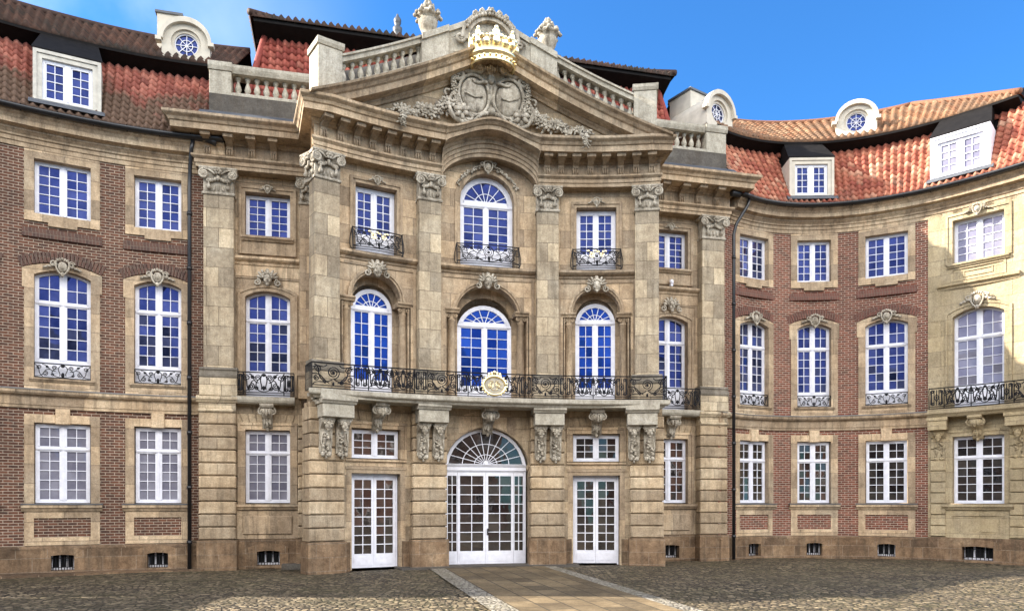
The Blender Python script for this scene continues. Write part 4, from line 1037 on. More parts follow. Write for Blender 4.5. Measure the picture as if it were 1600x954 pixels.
# brackets in the frieze
bm_ = MB()
cbox(bm_, LOCAL, -.10, .10, 9.87, 10.08, -.05, .07, .01)
for u in (-.068, 0, .068): lump(bm_, LOCAL, u, 9.97, .08, .027, .11, .06, 0, 6, 4)
mold(bm_, LOCAL, -.09, .09, [(-.05, 10.06), (.10, 10.06), (.12, 10.12), (.30, 10.2), (.44, 10.24), (.46, 10.335), (-.05, 10.335)])
mold(bm_, LOCAL, -.13, .13, [(-.05, 10.24), (.48, 10.24), (.50, 10.30), (.50, 10.336), (-.05, 10.336)])
proto = bm_.build('bracket', M['tan_smooth'], B, ARC.rig(-4.8, .03))
for t in [-4.36, -3.92, -3.48, -3.04, -2.60, -2.16, -1.74, 1.74, 2.16, 2.60, 3.04, 3.48, 3.92, 4.36, 4.8]: copy_tree(proto, B, ARC.rig(t, .03))
for t in (-8.0, -7.40, -6.8, -6.2, 5.9, 6.6, 7.2, 7.85): copy_tree(proto, B, BLK.rig(t, .03))

# ---------------------------------------------------------------- pediment
RH = lambda t: 10.72 + .5*(5.35-abs(t))
rp = [(-.3, -.56), (.06, -.56), (.10, -.50), (.16, -.46), (.16, -.43), (.52, -.40), (.52, -.22), (.58, -.19), (.64, -.11), (.74, -.06), (.76, 0), (-.3, .08)]
for s in (-1, 1):
    vs = []; fs = []; us = []; m = len(rp); NN = 22
    for i in range(NN+1):
        t = s*5.36*(1-i/NN)
        if i == NN: t = s*.0
        for d, h in rp: vs.append(ARC.P(t, max(RH(t)+h, 10.66+h*.05), d+.02))
    for i in range(NN):
        for j in range(m):
            k = (j+1) % m; fs.append((i*m+j, (i+1)*m+j, (i+1)*m+k, i*m+k)); us.append([(i*.25, rp[j][1]), ((i+1)*.25, rp[j][1]), ((i+1)*.25, rp[k][1]), (i*.25, rp[k][1])])
    fs += [tuple(range(m))]; us += [[(0, 0)]*m]
    mb = MB(); mb.raw(vs, fs, us); mb.build('raking_cornice', M['tan_smooth'], B)
mb = MB(); us_ = [-5.0+10*i/40 for i in range(41)]
mb.quadgrid(lambda u, v: ARC.P(u, 10.6+(RH(u)-10.65)*v, 0), us_, [0, .5, 1], lambda u, v: (u, 10.6+(RH(u)-10.65)*v)); mb.build('tympanum', M['rust'], B)
# coat of arms
def arms(mb, fr):
    shape = [(-.62, 11.12), (-.95, 11.30), (-1.12, 11.6), (-1.02, 11.9), (-1.08, 12.2), (-.92, 12.55), (-.62, 12.66), (-.42, 12.60), (-.30, 12.8), (.30, 12.8), (.42, 12.60), (.62, 12.66), (.92, 12.55), (1.08, 12.2), (1.02, 11.9), (1.12, 11.6), (.95, 11.30), (.62, 11.12), (.3, 11.28), (0, 11.34), (-.3, 11.28)]
    n = len(shape); v = [fr.P(u, h, .0) for u, h in shape] + [fr.P(u*.96, 11.9+(h-11.9)*.96, .16) for u, h in shape]
    mb.raw(v, [tuple(range(n, 2*n))] + [(i, (i+1) % n, n+(i+1) % n, n+i) for i in range(n)])
    for s in (-1, 1):
        # oval shields with raised rims
        lump(mb, fr, s*.47, 11.92, .16, .36, .50, .13, -s*.12, 14, 8)
        c, q = math.cos(-s*.12), math.sin(-s*.12)
        ftube(mb, fr, [(s*.47+c*.41*math.cos(a*PI/14)-q*.55*math.sin(a*PI/14), 11.92+q*.41*math.cos(a*PI/14)+c*.55*math.sin(a*PI/14)) for a in range(29)], .045, .2, 6)
        ftube(mb, fr, bez((s*.12, 12.25), (s*.30, 12.3), (s*.42, 12.1), (s*.52, 12.3)), .04, .27, 6); ftube(mb, fr, [(s*.25, 11.85), (s*.47, 11.80), (s*.75, 11.92)], .025, .29, 5)
        # outer scroll frame
        ftube(mb, fr, bez((s*.30, 12.75), (s*.45, 12.45), (s*.75, 12.55), (s*.82, 12.60)), .07, .2, 6)
        ftube(mb, fr, spiral(s*.86, 12.42, .18, .04, PI/2, -s*1.3, 18), .06, .2, 6)
        ftube(mb, fr, bez((s*1.02, 12.4), (s*1.12, 12.1), (s*.85, 12.05), (s*1.12, 11.75)), .065, .18, 6)
        ftube(mb, fr, bez((s*1.12, 11.75), (s*1.25, 11.4), (s*.9, 11.1), (s*.58, 11.12)), .07, .18, 6)
        ftube(mb, fr, spiral(s*.62, 11.28, .16, .04, -PI/2, s*1.3, 18), .055, .2, 6)
        ftube(mb, fr, spiral(s*.36, 12.66, .14, .04, 0, s*1.2, 16), .05, .22, 6)
        ftube(mb, fr, bez((s*1.1, 12.0), (s*1.25, 12.05), (s*1.3, 11.95), (s*1.2, 11.85)), .035, .15, 6)
        rr = random.Random(3)
        for k in range(34):
            t = k/33; u = .93+.07*math.sin(t*5)+rr.uniform(-.05, .05); h = 12.42-1.15*t
            flower(mb, fr, s*u, h, .21+rr.uniform(0, .05), rr.uniform(.05, .075), rr, 4)
        flower(mb, fr, s*.80, 11.42, .26, .20, rr, 7); flower(mb, fr, s*.98, 11.66, .22, .11, rr); flower(mb, fr, s*.58, 11.30, .22, .10, rr)
        for k in range(7): lump(mb, fr, s*(.12+.06*k), 11.44-.008*k*k, .2, .05, .07, .06, s*.3*k)
    lump(mb, fr, 0, 12.42, .18, .11, .14, .10); lump(mb, fr, 0, 12.0, .14, .07, .3, .08); lump(mb, fr, 0, 11.5, .2, .12, .12, .1)
    for k in range(8): lump(mb, fr, (k-3.5)*.07, 12.72+.03*math.cos(k*2), .16, .04, .1, .06)
ao = carve(arms, B, ARC.rig(0, .05), 'coat_of_arms')
for v_ in ao.data.vertices: v_.co.x *= 1.10; v_.co.z = 11.95+(v_.co.z-11.95)*1.06; v_.co.y *= 1.35
# crown: a gilded ring with leaves, tilted towards the court
g = MB(); NS = 32; fr = LOCAL
R0, R1 = .56, .70
def cr(a, k, h): r = R0+(R1-R0)*k; return (r*math.sin(a), h, .50+r*math.cos(a)*.80)
prof_c = [(0, 12.58, 0), (.06, 12.54, .04), (.12, 12.60, .06), (.18, 12.63, .02), (.34, 12.74, .02), (.42, 12.76, .06), (.50, 12.80, .06), (.56, 12.86, .0), (.75, 13.0, .0), (.62, 13.0, -.05), (.3, 12.72, -.06), (0, 12.58, 0)]
vs = []; fs = []
for i in range(NS):
    a = 2*PI*i/NS
    for k, h, o_ in prof_c:
        x, hh, d = cr(a, k, h); q = (R0+(R1-R0)*k+o_)/(R0+(R1-R0)*k); vs.append(fr.P(x*q, hh, .5+(d-.5)*q))
m = len(prof_c)
for i in range(NS):
    for j in range(m-1): k = (i+1) % NS; fs.append((i*m+j, k*m+j, k*m+j+1, i*m+j+1))
g.raw(vs, fs, None, True)
for i in range(16):
    a = 2*PI*i/16; x, h, d = cr(a, .75, 12.98); big = i % 2 == 0
    if big:
        for (du, dh, w_, h_) in ((0, .08, .12, .14), (0, .24, .11, .15), (-.11, .17, .10, .08), (.11, .17, .10, .08), (0, .36, .06, .07)):
            x2 = x+du*math.cos(a); d2 = d-du*math.sin(a)*.8; lump(g, fr, x2, h+dh, d2+.03*dh, w_*(abs(math.cos(a))*.8+.2), h_, .05+.05*abs(math.sin(a)), 0, 8, 5)
    else: lump(g, fr, x, h+.05, d, .09, .11, .06); lump(g, fr, x, h+.17, d, .05, .05, .05)
for i in range(24): a = 2*PI*i/24; x, h, d = cr(a, .4, 12.68); lump(g, fr, x*1.03, h, .5+(d-.5)*1.03, .04, .03, .03, 0, 6, 4)
g.v = [(x*1.06, y, 12.5+(z-12.5)*1.12) for x, y, z in g.v]; cw = g.build('crown', M['gold'], ao); cw.location = (0, .02, .06)
# flower garlands on the tympanum
def garland(mb, fr):
    rr = random.Random(11)
    def blob(u, h, k):
        for q in range(2): flower(mb, fr, u+rr.uniform(-.05, .05)*k, h+rr.uniform(-.07, .07)*k, .16+rr.uniform(-.05, .08), rr.uniform(.075, .12)*k*.72, rr)
        a = rr.uniform(0, 6.3); lump(mb, fr, u+.10*k*math.cos(a), h+.10*k*math.sin(a), .10, .03*k, .10*k, .03, a-PI/2, 6, 4)
    for s in (-1, 1):
        for k in range(26):
            t = k/25; u = s*(1.22+1.6*t); h = 11.55-.50*t-.06*math.sin(t*PI)+.05*math.sin(t*14); blob(u, h, 1.6)
        for k in range(12): t = k/11; blob(s*2.84+rr.uniform(-.05, .05)*(1-t), 11.0-.55*t, 1.6*(1-.5*t))
mb = MB()
class ArcD:
    step = .3
    def P(self, s, h, d): return ARC.P(s, h, d+(.62 if h < 10.86 else .05+.0))
garland(mb, ArcD()); mb.build('garland', M['carved'], B)

# ---------------------------------------------------------------- attic: balustrades, urns, crest
def baluster_mesh(h0, h1):
    mb = MB(); H = h1-h0; P_ = [(.085, 0), (.085, .08), (.05, .10), (.045, .14), (.085, .28), (.095, .38), (.075, .52), (.045, .68), (.04, .78), (.065, .80), (.065, .84), (.05, .86), (.085, .90), (.085, 1.0)]
    lathe(mb, LOCAL, 0, 0, [(r, h0+h*H) for r, h in P_], 8)
    return mb
# horizontal balustrades over the side bays
bal_me = None
for s in (-1, 1):
    a, b = (-7.95, -5.0) if s < 0 else (5.0, 8.22)
    mb = MB(); mold(mb, BLK, a, b, [(-.42, 11.62), (.08, 11.62), (.08, 11.70), (.03, 11.74), (-.37, 11.74), (-.42, 11.70)])
    mold(mb, BLK, a, b, [(-.42, 12.28), (.05, 12.28), (.09, 12.36), (.11, 12.42), (.11, 12.5), (-.46, 12.5), (-.42, 12.3)])
    pa, pb = (-7.95, -7.36) if s < 0 else (7.50, 8.22)
    cbox(mb, BLK, pa, pb, 11.62, 12.30, -.46, .09, .012); mold(mb, BLK, pa-.03, pb+.03, [(-.5, 12.30), (.12, 12.30), (.16, 12.4), (.16, 12.52), (-.5, 12.52)])
    o = mb.build('balustrade', M['pale'], B)
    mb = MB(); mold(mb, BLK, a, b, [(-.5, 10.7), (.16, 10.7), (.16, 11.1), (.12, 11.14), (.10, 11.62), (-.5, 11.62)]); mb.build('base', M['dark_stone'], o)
    mb = MB(); mold(mb, BLK, a-.2 if s < 0 else a, b if s < 0 else b+.1, [(.1, 10.74), (.72, 10.735), (.4, 10.98), (.15, 11.02), (.1, 11.02)]); mb.build('flashing', M['lead'], o)
    n = 8
    for i in range(n):
        t = (-7.20+.26*i) if s < 0 else (7.34-.26*i)
        if bal_me is None: q = baluster_mesh(11.74, 12.28).build('baluster', M['pale'], o, BLK.rig(t, -.17)); bal_me = q.data
        else: link('baluster', bal_me, o, BLK.rig(t, -.17))
# raking balustrades
TOPL = lambda t: 12.33+.53*(4.25-abs(t))
for s in (-1, 1):
    mb = MB(); S = [s*(4.35-2.55*i/10) for i in range(11)]
    def rakebar(lo, hi, d0, d1, S=S):
        vs = []; fs = []; tgt = mb
        for t in S:
            for d, h in ((d0, lo), (d1, lo), (d1, hi), (d0, hi)): vs.append(ARC.P(t, TOPL(t)+h, d))
        for i in range(len(S)-1):
            for j in range(4): k = (j+1) % 4; fs.append((i*4+j, (i+1)*4+j, (i+1)*4+k, i*4+k))
        fs.append((0, 1, 2, 3)); e_ = (len(S)-1)*4; fs.append((e_, e_+1, e_+2, e_+3)); tgt.raw(vs, fs)
    rakebar(-.20, -.06, -.40, .04); rakebar(-.06, 0, -.44, .10); rakebar(-1.5, -.76, -.40, .06)
    o_ = MB(); keep = mb; mb = o_; rakebar(-1.6, -.13, -.80, -.72); lead_ = mb; mb = keep
    # end post
    c = s*4.62; fr = ARC
    cbox(mb, ARC, min(c-.32, c+.32), max(c-.32, c+.32), 10.9, 12.36, -.6, .10, .012); mold(mb, ARC, c-.36, c+.36, [(-.64, 12.36), (.13, 12.36), (.17, 12.44), (.17, 12.53), (-.64, 12.53)])
    # urn post and panelled parapet rising to the crest
    S2 = [s*(2.05-.80*i/3) for i in range(4)]
    rakebar(-1.5, -.16, -.45, .10, S2); rakebar(-.16, .02, -.5, .17, S2)
    S3 = [s*(1.28-1.28*i/4) for i in range(5)]
    rakebar(-1.6, -.16, -.4, .04, S3); rakebar(-.16, 0, -.45, .11, S3)
    o = mb.build('balustrade', M['pale'], B)
    for i in range(10):
        t = s*(4.20-.235*i); H = TOPL(t)
        link('baluster', bal_me, o, (tuple(Vector(ARC.P(t, 0, -.17))+Vector((0, 0, H-.76-11.74+.0))), ARC.rig(t)[1]))
    lead_.build('lead_upstand', M['lead_grey'], o)
    # sunk panel
    mb = MB(); x0, x1 = s*1.10, s*.78
    q = [(x0, TOPL(x0)-.75), (x1, TOPL(x1)-.85), (x1, TOPL(x1)-.32), (x0, TOPL(x0)-.32)]
    tube(mb, [ARC.P(u, h, .045) for u, h in q+[q[0]]], .02); mb.build('panel', M['pale'], o)
    # urn
    mb = MB(); t = s*1.80; H = TOPL(t)+.0
    lathe(mb, LOCAL, 0, -.17, [(.20, H-.1), (.20, H+.03), (.17, H+.05), (.15, H+.08), (.20, H+.16), (.26, H+.30), (.29, H+.44), (.24, H+.50), (.30, H+.56), (.34, H+.60), (.30, H+.66), (.22, H+.72), (.15, H+.80), (.10, H+.86), (.13, H+.92), (.05, H+1.0)], 18)
    for q in range(8):
        an = 2*PI*q/8
        for z in range(2): lump(mb, LOCAL, (.33+.05*z)*math.cos(an+.1*z), H+.68-.09*z, -.17+(.33+.05*z)*math.sin(an+.1*z), .07, .055, .07, .3, 6, 4)
        lump(mb, LOCAL, .17*math.cos(an), H+.86, -.17+.17*math.sin(an), .05, .09, .05, 0, 6, 4)
    for q in range(5): an = 2*PI*q/5; lump(mb, LOCAL, .06*math.cos(an), H+1.0, -.17+.06*math.sin(an), .06, .10, .06)
    mb.build('urn', M['carved'], B, ARC.rig(t))
# crest: round-headed shell niche behind the crown
mb = MB(); fr = LOCAL
R = .80; hc = 13.62
O = [(R*math.cos(PI*i/20), hc+R*.98*math.sin(PI*i/20)) for i in range(21)]
pl = [(-R, 12.9), (R, 12.9)] + O
n = len(pl); v = [fr.P(u, h, .10) for u, h in pl] + [fr.P(u, h, -.45) for u, h in pl]
mb.raw(v, [tuple(range(n))] + [(i, (i+1) % n, n+(i+1) % n, n+i) for i in range(n)])
ring(mb, fr, [(1.06*u, hc+(h-hc)*1.06) for u, h in O], [(.80*u, hc+(h-hc)*.80) for u, h in O], -.2, .30, closed=False)
ring(mb, fr, [(1.12*u, hc+(h-hc)*1.12) for u, h in O], [(1.0*u, hc+(h-hc)*1.0) for u, h in O], -.45, .36, closed=False)
for s in (-1, 1):
    ftube(mb, fr, spiral(s*.90, 13.62, .14, .03, 0, s*1.4, 16), .05, .3, 6)
    for k in range(8): an = PI/2-s*(.2+.13*k); lump(mb, fr, .78*math.cos(an), hc+.78*math.sin(an), .34, .06, .06, .06, an, 6, 4)
    for k in range(3): ftube(mb, fr, spiral(s*(.28+.2*k), hc+.83-.09*k*k, .08, .02, PI/2, s*1.4, 12), .03, .36, 6)
for k in range(6): an = 2*PI*k/6; lump(mb, fr, .08*math.cos(an), hc+.84+.08*math.sin(an), .38, .06, .05, .05, an)
lump(mb, fr, 0, hc+.84, .42, .05, .05, .05)
mb.build('crest', M['carved'], B, ARC.rig(0, -.1))

# ---------------------------------------------------------------- roofs
def quad_strip(fr, s0, s1, a, b, mat, name, parent=B):
    mb = MB(); S = ss(fr, s0, s1); mb.quadgrid(lambda s, v: fr.P(s, a[1]+(b[1]-a[1])*v, a[0]+(b[0]-a[0])*v), S, [0, 1]); return mb.build(name, M[mat], parent)
def wing_roof(P, s0, s1, low, up, hip_r=None, skip=()):
    t = TMB(); LO, HI = (.52, 10.30), (-.92, 12.72)
    ex = s1-9.95 if hip_r else 0
    tiles(t, P, LO, HI, lambda v: (s0, s1-ex*v if hip_r else s1), skip=skip)
    rf = t.done('lower_roof', M[low], B)
    sb = MB(); S = ss(P, s0, s1-(ex if hip_r else 0)); sb.quadgrid(lambda s, v: P.P(s, LO[1]-.08+(HI[1]-LO[1])*v, LO[0]-.06+(HI[0]-LO[0])*v), S, [0, 1]); sb.build('roof_boarding', M['black'], rf)
    t = TMB(); LO2, HI2 = (-.38, 12.90), (-2.75, 14.72)
    e2 = 10.08 if hip_r else s1; hk = 3.1
    tiles(t, P, LO2, HI2, lambda v: (s0, e2-hk*v if hip_r else e2))
    ru = t.done('upper_roof', M[up], B)
    mb = MB(); mold(mb, P, s0, e2-.05, [(-.95, 12.62), (-.46, 12.80), (-.40, 12.80), (-.40, 12.88), (-1.2, 13.4), (-1.5, 12.6)]); mb.build('soffit', M['black'], ru)
    mb = MB(); ftube(mb, P, [(s, 14.76) for s in ss(P, s0, e2-(hk if hip_r else 0))], .10, -2.78, 8)
    if hip_r: ftube(mb, P, [(e2-hk*v, 12.95+1.80*v, -.38-2.37*v) for v in (0, .2, .4, .6, .8, 1)], .10, 0, 8)
    mb.build('ridge', M[up], ru)
    if hip_r:
        mb = MB(); a_, b_ = P.P(e2, 12.9, -.38), P.P(e2, 12.9, -5.2)
        hp = [P.P(e2-hk*v, 12.9+1.80*v, -.42-2.37*v) for v in (0, .2, .4, .6, .8, 1)]
        for p_, q_ in zip(hp, hp[1:]): mb.face([p_, q_, b_])
        mb.build('hip_slope', M[up], ru)
    q = quad_strip(P, s0, e2-(hk if hip_r else 0), (-2.8, 14.72), (-5.2, 12.8), 'black', 'rear_slope', ru)
    return rf, ru
wing_roof(WL, 1.7, WL.L-.2, 'roofL', 'roofUL', skip=[(8.42, 9.86, .06, .9)])
rR = wing_roof(WR, .55, WR.L+.2, 'roofR', 'roofUR', hip_r=True, skip=[(3.12, 4.48, .06, .9), (7.86, 9.38, .06, .9)])
# right hip end of the right wing
e_s = WR.L+.2
class HipEnd:
    step = 1e9
    def __init__(self):
        a = WR.P(e_s, 0, .52); b = WR.P(e_s, 0, -4.5); self.a = a; L = math.hypot(b[0]-a[0], b[1]-a[1]); self.t = ((b[0]-a[0])/L, (b[1]-a[1])/L); self.n = (-self.t[1], self.t[0]) 
        x, y, nx, ny = WR.at(e_s); tx, ty = -ny, nx
        if self.n[0]*tx + self.n[1]*ty < 0: self.n = (-self.n[0], -self.n[1])
    def P(self, s, h, d): return (self.a[0]+self.t[0]*s+self.n[0]*d, self.a[1]+self.t[1]*s+self.n[1]*d, h+EYE)
HE = HipEnd()
t = TMB(); EX = e_s-9.95; tiles(t, HE, (0, 10.30), (-EX, 12.72), lambda v: (1.44*v, 4.2)); t.done('hip_roof', M['roofR'], B)
mb = MB(); ftube(mb, WR, [(e_s-EX*v, 10.36+2.42*v, .52-1.44*v) for v in (0, .25, .5, .75, 1)], .10, 0, 8); mb.build('hip_ridge', M['roofR'], B)
mb = MB()
mb.quadgrid(lambda u, v: HE.P(u, v, -.45), [.4, 4.2], [-2.3, 10.3]); mb.build('end_wall', M['yellow'], B)

# central mansard
RF = Flat(0)
t = TMB(); tiles(t, RF, (-.95, 10.9), (-1.85, 14.55), lambda v: (-7.35+.75*v, 7.35-.75*v)); rc = t.done('lower_roof', M['roofC'], B)
sb = MB(); sb.quadgrid(lambda u, v: RF.P(u*(7.3-.75*v), 10.9+3.65*v, -1.02-.9*v), [-1, 1], [0, 1]); sb.build('roof_boarding', M['black'], rc)
for s in (-1, 1):
    class Fl:
        step = 1e9
        def __init__(self, s): self.s = s
        def P(self, u, h, d): return RF.P(self.s*(7.35+d), h, -u)
    t = TMB(); tiles(t, Fl(s), (0, 10.9), (-.75, 14.55), lambda v: (.95+.9*v, 6)); t.done('flank_roof', M['roofC'], B)
    mb = MB(); ftube(mb, RF, [(s*(7.37-.75*v), 10.95+3.65*v, -.93-.9*v) for v in (0, .33, .66, 1)], .10, 0, 8); mb.build('hip_ridge', M['roofC'], rc)
t = TMB(); tiles(t, RF, (-1.22, 14.83), (-4.6, 16.5), lambda v: (-7.0+3*v, 7.0-3*v)); ru = t.done('upper_roof', M['roofUL'], B)
mb = MB(); mold(mb, RF, -6.9, 6.9, [(-1.95, 14.4), (-1.9, 14.5), (-1.35, 14.68), (-1.30, 14.70), (-1.30, 14.80), (-5.5, 16.3), (-8, 14.5)])
mb.build('soffit', M['black'], ru)
for s in (-1, 1):
    t = TMB(); tiles(t, Fl(s), (-.33, 14.83), (-3.3, 16.5), lambda v: (1.22+3.3*v, 8)); t.done('hip_slope', M['roofUL'], ru)
    mb = MB(); ftube(mb, RF, [(s*7.02, 14.9, -1.2), (s*4.0, 16.55, -4.6)], .10, 0, 8); mb.build('hip_ridge', M['roofUL'], ru)
mb = MB(); ftube(mb, RF, [(-4, 16.55), (4, 16.55)], .11, -4.6, 8); mb.build('ridge', M['roofUL'], ru)
mb = MB(); P_ = RF.rig(-2.42, -2.9); lathe(mb, LOCAL, 0, 0, [(.16, 15.4), (.14, 15.8), (.09, 15.86), (.15, 15.98), (.16, 16.12), (.08, 16.2), (.12, 16.28), (.13, 16.4), (.10, 16.46), (.05, 16.52), (.03, 16.6)], 12); mb.build('roof_finial', M['lead'], B, P_)

# dormers
def dormer(P, c, w, h0, h1, df, glass, body='weathered'):
    """square dormer standing in the steep lower roof under the projecting eaves"""
    at = P.rig(c); mb = MB()
    ring(mb, LOCAL, outline(w+.20, h0-.06, h1+.20, 0), outline(w, h0, h1, 0), df-.25, df)
    ring(mb, LOCAL, outline(w+.205, h0-.06, h1+.204, 0), outline(w+.12, h0-.06, h1+.12, 0), df-.02, df+.035)
    for s in (-1, 1): box(mb, LOCAL, s*(w+.16)-.05, s*(w+.16)+.05, h0-.3, h1+.2, df-1.35, df-.01)
    o = mb.build('dormer', M[body], B, at)
    window(o, None, w, h0, h1, 0, 4, glass, d=df-.07, name='window', fw=.06, mull=.075)
    r_ = MB(); ex = w+.24
    v = [(-ex, h1+.21, df+.03), (ex, h1+.21, df+.03), (ex-.14, h1+1.05, -.44), (-ex+.14, h1+1.05, -.44), (-ex, h1+.25, df+.03), (ex, h1+.25, df+.03), (ex-.14, h1+1.12, -.44), (-ex+.14, h1+1.12, -.44)]
    r_.raw([LOCAL.P(*p) for p in v], [(0, 1, 2, 3), (4, 5, 6, 7), (0, 1, 5, 4), (1, 2, 6, 5), (2, 3, 7, 6), (3, 0, 4, 7)])
    v = [(-ex+.15, h1+.2, df-.02), (ex-.15, h1+.2, df-.02), (ex-.1, 12.9, -.6), (-ex+.1, 12.9, -.6), (-ex+.15, h1+.2, -.9), (ex-.15, h1+.2, -.9)]
    r_.raw([LOCAL.P(*p) for p in v], [(0, 1, 2, 3), (0, 3, 4), (1, 5, 2), (0, 4, 5, 1)])
    r_.build('roof', M['black'], o)  # deep shade under the eaves, put in as a black hood
    f = MB(); mold(f, LOCAL, -w-.3, w+.3, [(df-.5, h0-.05), (df+.05, h0-.05), (df+.14, h0-.14), (df+.16, h0-.20), (df-.5, h0-.14)]); f.build('flashing', M['lead'], o)
    return o
dormer(WL, 9.14, .58, 10.66, 11.74, .42, 'blue_glass')
dormer(WR, 3.80, .56, 10.66, 11.72, .42, 'blue_glass', 'white_render')
dormer(WR, 8.62, .64, 10.66, 11.74, .42, 'curtain_glass', 'white')
def oculus(P, c, h0, d, w=.66, H=1.15, chimney=None, r=.33):
    at = P.rig(c); mb = MB()
    # round-headed front with a round hole
    n = 28; hc = h0+.56
    def edge(a):
        x, y = math.cos(a), math.sin(a)
        if y >= 0:
            return (w*x, hc+.02+.62*y)
        k = min(w/max(abs(x), 1e-6), .62/max(abs(y), 1e-6)); return (k*x, hc+k*y)
    O = [edge(2*PI*i/n) for i in range(n)]; I = [(r*1.25*math.cos(2*PI*i/n), hc+r*1.25*math.sin(2*PI*i/n)) for i in range(n)]; I2 = [(r*math.cos(2*PI*i/n), hc+r*math.sin(2*PI*i/n)) for i in range(n)]
    ring(mb, LOCAL, O, I, d-.25, d); ring(mb, LOCAL, [(u*1.002, h) for u, h in I], I2, d-.2, d-.07)
    # hood along the arch, body behind
    A = [(1.08*w*math.cos(PI*i/16), hc+.02+.70*math.sin(PI*i/16)) for i in range(17)]; Bp = [(.93*w*math.cos(PI*i/16), hc+.02+.55*math.sin(PI*i/16)) for i in range(17)]
    ring(mb, LOCAL, A, Bp, d-.1, d+.12, closed=False)
    for s in (-1, 1): box(mb, LOCAL, s*w*1.08-.10, s*w*1.08+.06, hc-.06, hc+.05, d-.1, d+.13)
    o = mb.build('oculus_dormer', M['white_render'], B, at)
    S = MB(); n = 16; pts = [(-w*.98, h0)] + [(w*.98*-math.cos(PI*i/n), hc+.02+.60*math.sin(PI*i/n)) for i in range(n+1)] + [(w*.98, h0)]
    S.quadgrid(lambda i, v: LOCAL.P(pts[int(i)][0], pts[int(i)][1], d-.02-v), list(range(len(pts))), [0, 1.7]); S.build('hood', M['white_render'], o)
    f = MB()
    for k in range(8): an = PI*k/4; ftube(f, LOCAL, [(0, hc), (r*math.cos(an), hc+r*math.sin(an))], .014, d-.14)
    ftube(f, LOCAL, [(.5*r*math.cos(PI*k/10), hc+.5*r*math.sin(PI*k/10)) for k in range(21)], .013, d-.14); ftube(f, LOCAL, [(.96*r*math.cos(PI*k/12), hc+.96*r*math.sin(PI*k/12)) for k in range(25)], .022, d-.13)
    wn = f.build('window', M['white'], o); g = MB(); g.face([LOCAL.P(r*math.cos(PI*k/12), hc+r*math.sin(PI*k/12), d-.16) for k in range(24)]); g.build('pane', M['blue_glass'], wn)
    if chimney:
        cx, cw, ch = chimney; mb = MB(); box(mb, LOCAL, cx-cw, cx+cw, h0, ch, d-1.9, d-.9)
        cc = mb.build('chimney', M['white_render'], B, at); mb = MB(); box(mb, LOCAL, cx-cw-.05, cx+cw+.05, ch, ch+.07, d-1.95, d-.85); mb.build('cap', M['lead'], cc)
oculus(WL, 11.98, 12.92, -.55, chimney=(-.62, .34, 14.8))
oculus(WR, 5.50, 13.0, -.60)
oculus(WR, .70, 12.92, -.55, chimney=(-.05, .42, 14.55))

# drainpipes
def pipe(pts, r=.055):
    mb = MB(); tube(mb, pts, r, 10)
    z0 = pts[-1][2]; x, y, z = pts[-2]
    for k in range(7):
        h = z0 + (z-z0)*(k+.5)/7; lathe(mb, type('W', (), {'P': staticmethod(lambda s, h_, d: (x+s, y+d, h_))}), 0, 0, [(r, h-.05), (r*1.35, h-.05), (r*1.35, h+.05), (r, h+.05)], 10)
    return mb.build('drainpipe', M['gutter'], B)
a = WL.P(12.20, 0, .20); pipe([WL.P(12.36, 10.2, .50), WL.P(12.30, 9.95, .46), WL.P(12.22, 9.5, .22), (a[0], a[1], 9.0+EYE), (a[0], a[1], 0)])
a = WR.P(.50, 0, .22); pipe([WR.P(.95, 10.2, .52), WR.P(.86, 9.95, .50), WR.P(.58, 9.35, .26), (a[0], a[1], 9.0+EYE), (a[0], a[1], 0)])
mb = MB(); ftube(mb, WR, [(.9, 10.28), (.5, 10.27), (.15, 10.22)], .10, .45, 8); mb.build('gutter_end', M['gutter'], B)
mb = MB(); ftube(mb, WL, [(12.4, 10.27), (12.75, 10.24), (13.0, 10.15)], .10, .5, 8); mb.build('gutter_end', M['gutter'], B)
# closed rear mass so that no light leaks through
mb = MB()
rear = [WL.P(1.7, 0, -5)[:2], (-12, 27), (-6, 31), (9, 34), (15, 31), WR.P(WR.L, 0, -5)[:2]]
for p, q in zip(rear, rear[1:]): mb.face([(p[0], p[1], -.4), (q[0], q[1], -.4), (q[0], q[1], 14.5), (p[0], p[1], 14.5)])
mb.build('rear_wall', M['tan'], B)

# ---------------------------------------------------------------- small things
mb = MB(); q = Flat(-.35); at = q.rig(6.38, .16)
lathe(mb, LOCAL, 0, 0, [(.03, 7.21), (.05, 7.24), (.075, 7.30), (.07, 7.36), (.03, 7.40)], 12); box(mb, LOCAL, -.04, .04, 7.18, 7.24, -.1, .04); lump(mb, LOCAL, 0, 7.29, .04, .04, .04, .05)
top(mb.build('security_camera', M['white'], None, at), 'small white dome camera on the ledge under the top right side-bay window', 'camera')
mb = MB(); cbox(mb, Flat(0), -5.98, -5.42, -1.95, -1.78, -.3, .18, .02)
top(mb.build('stone_step', M['dark_stone'], None), 'low dark stone block against the wall foot left of the centre', 'stone block')

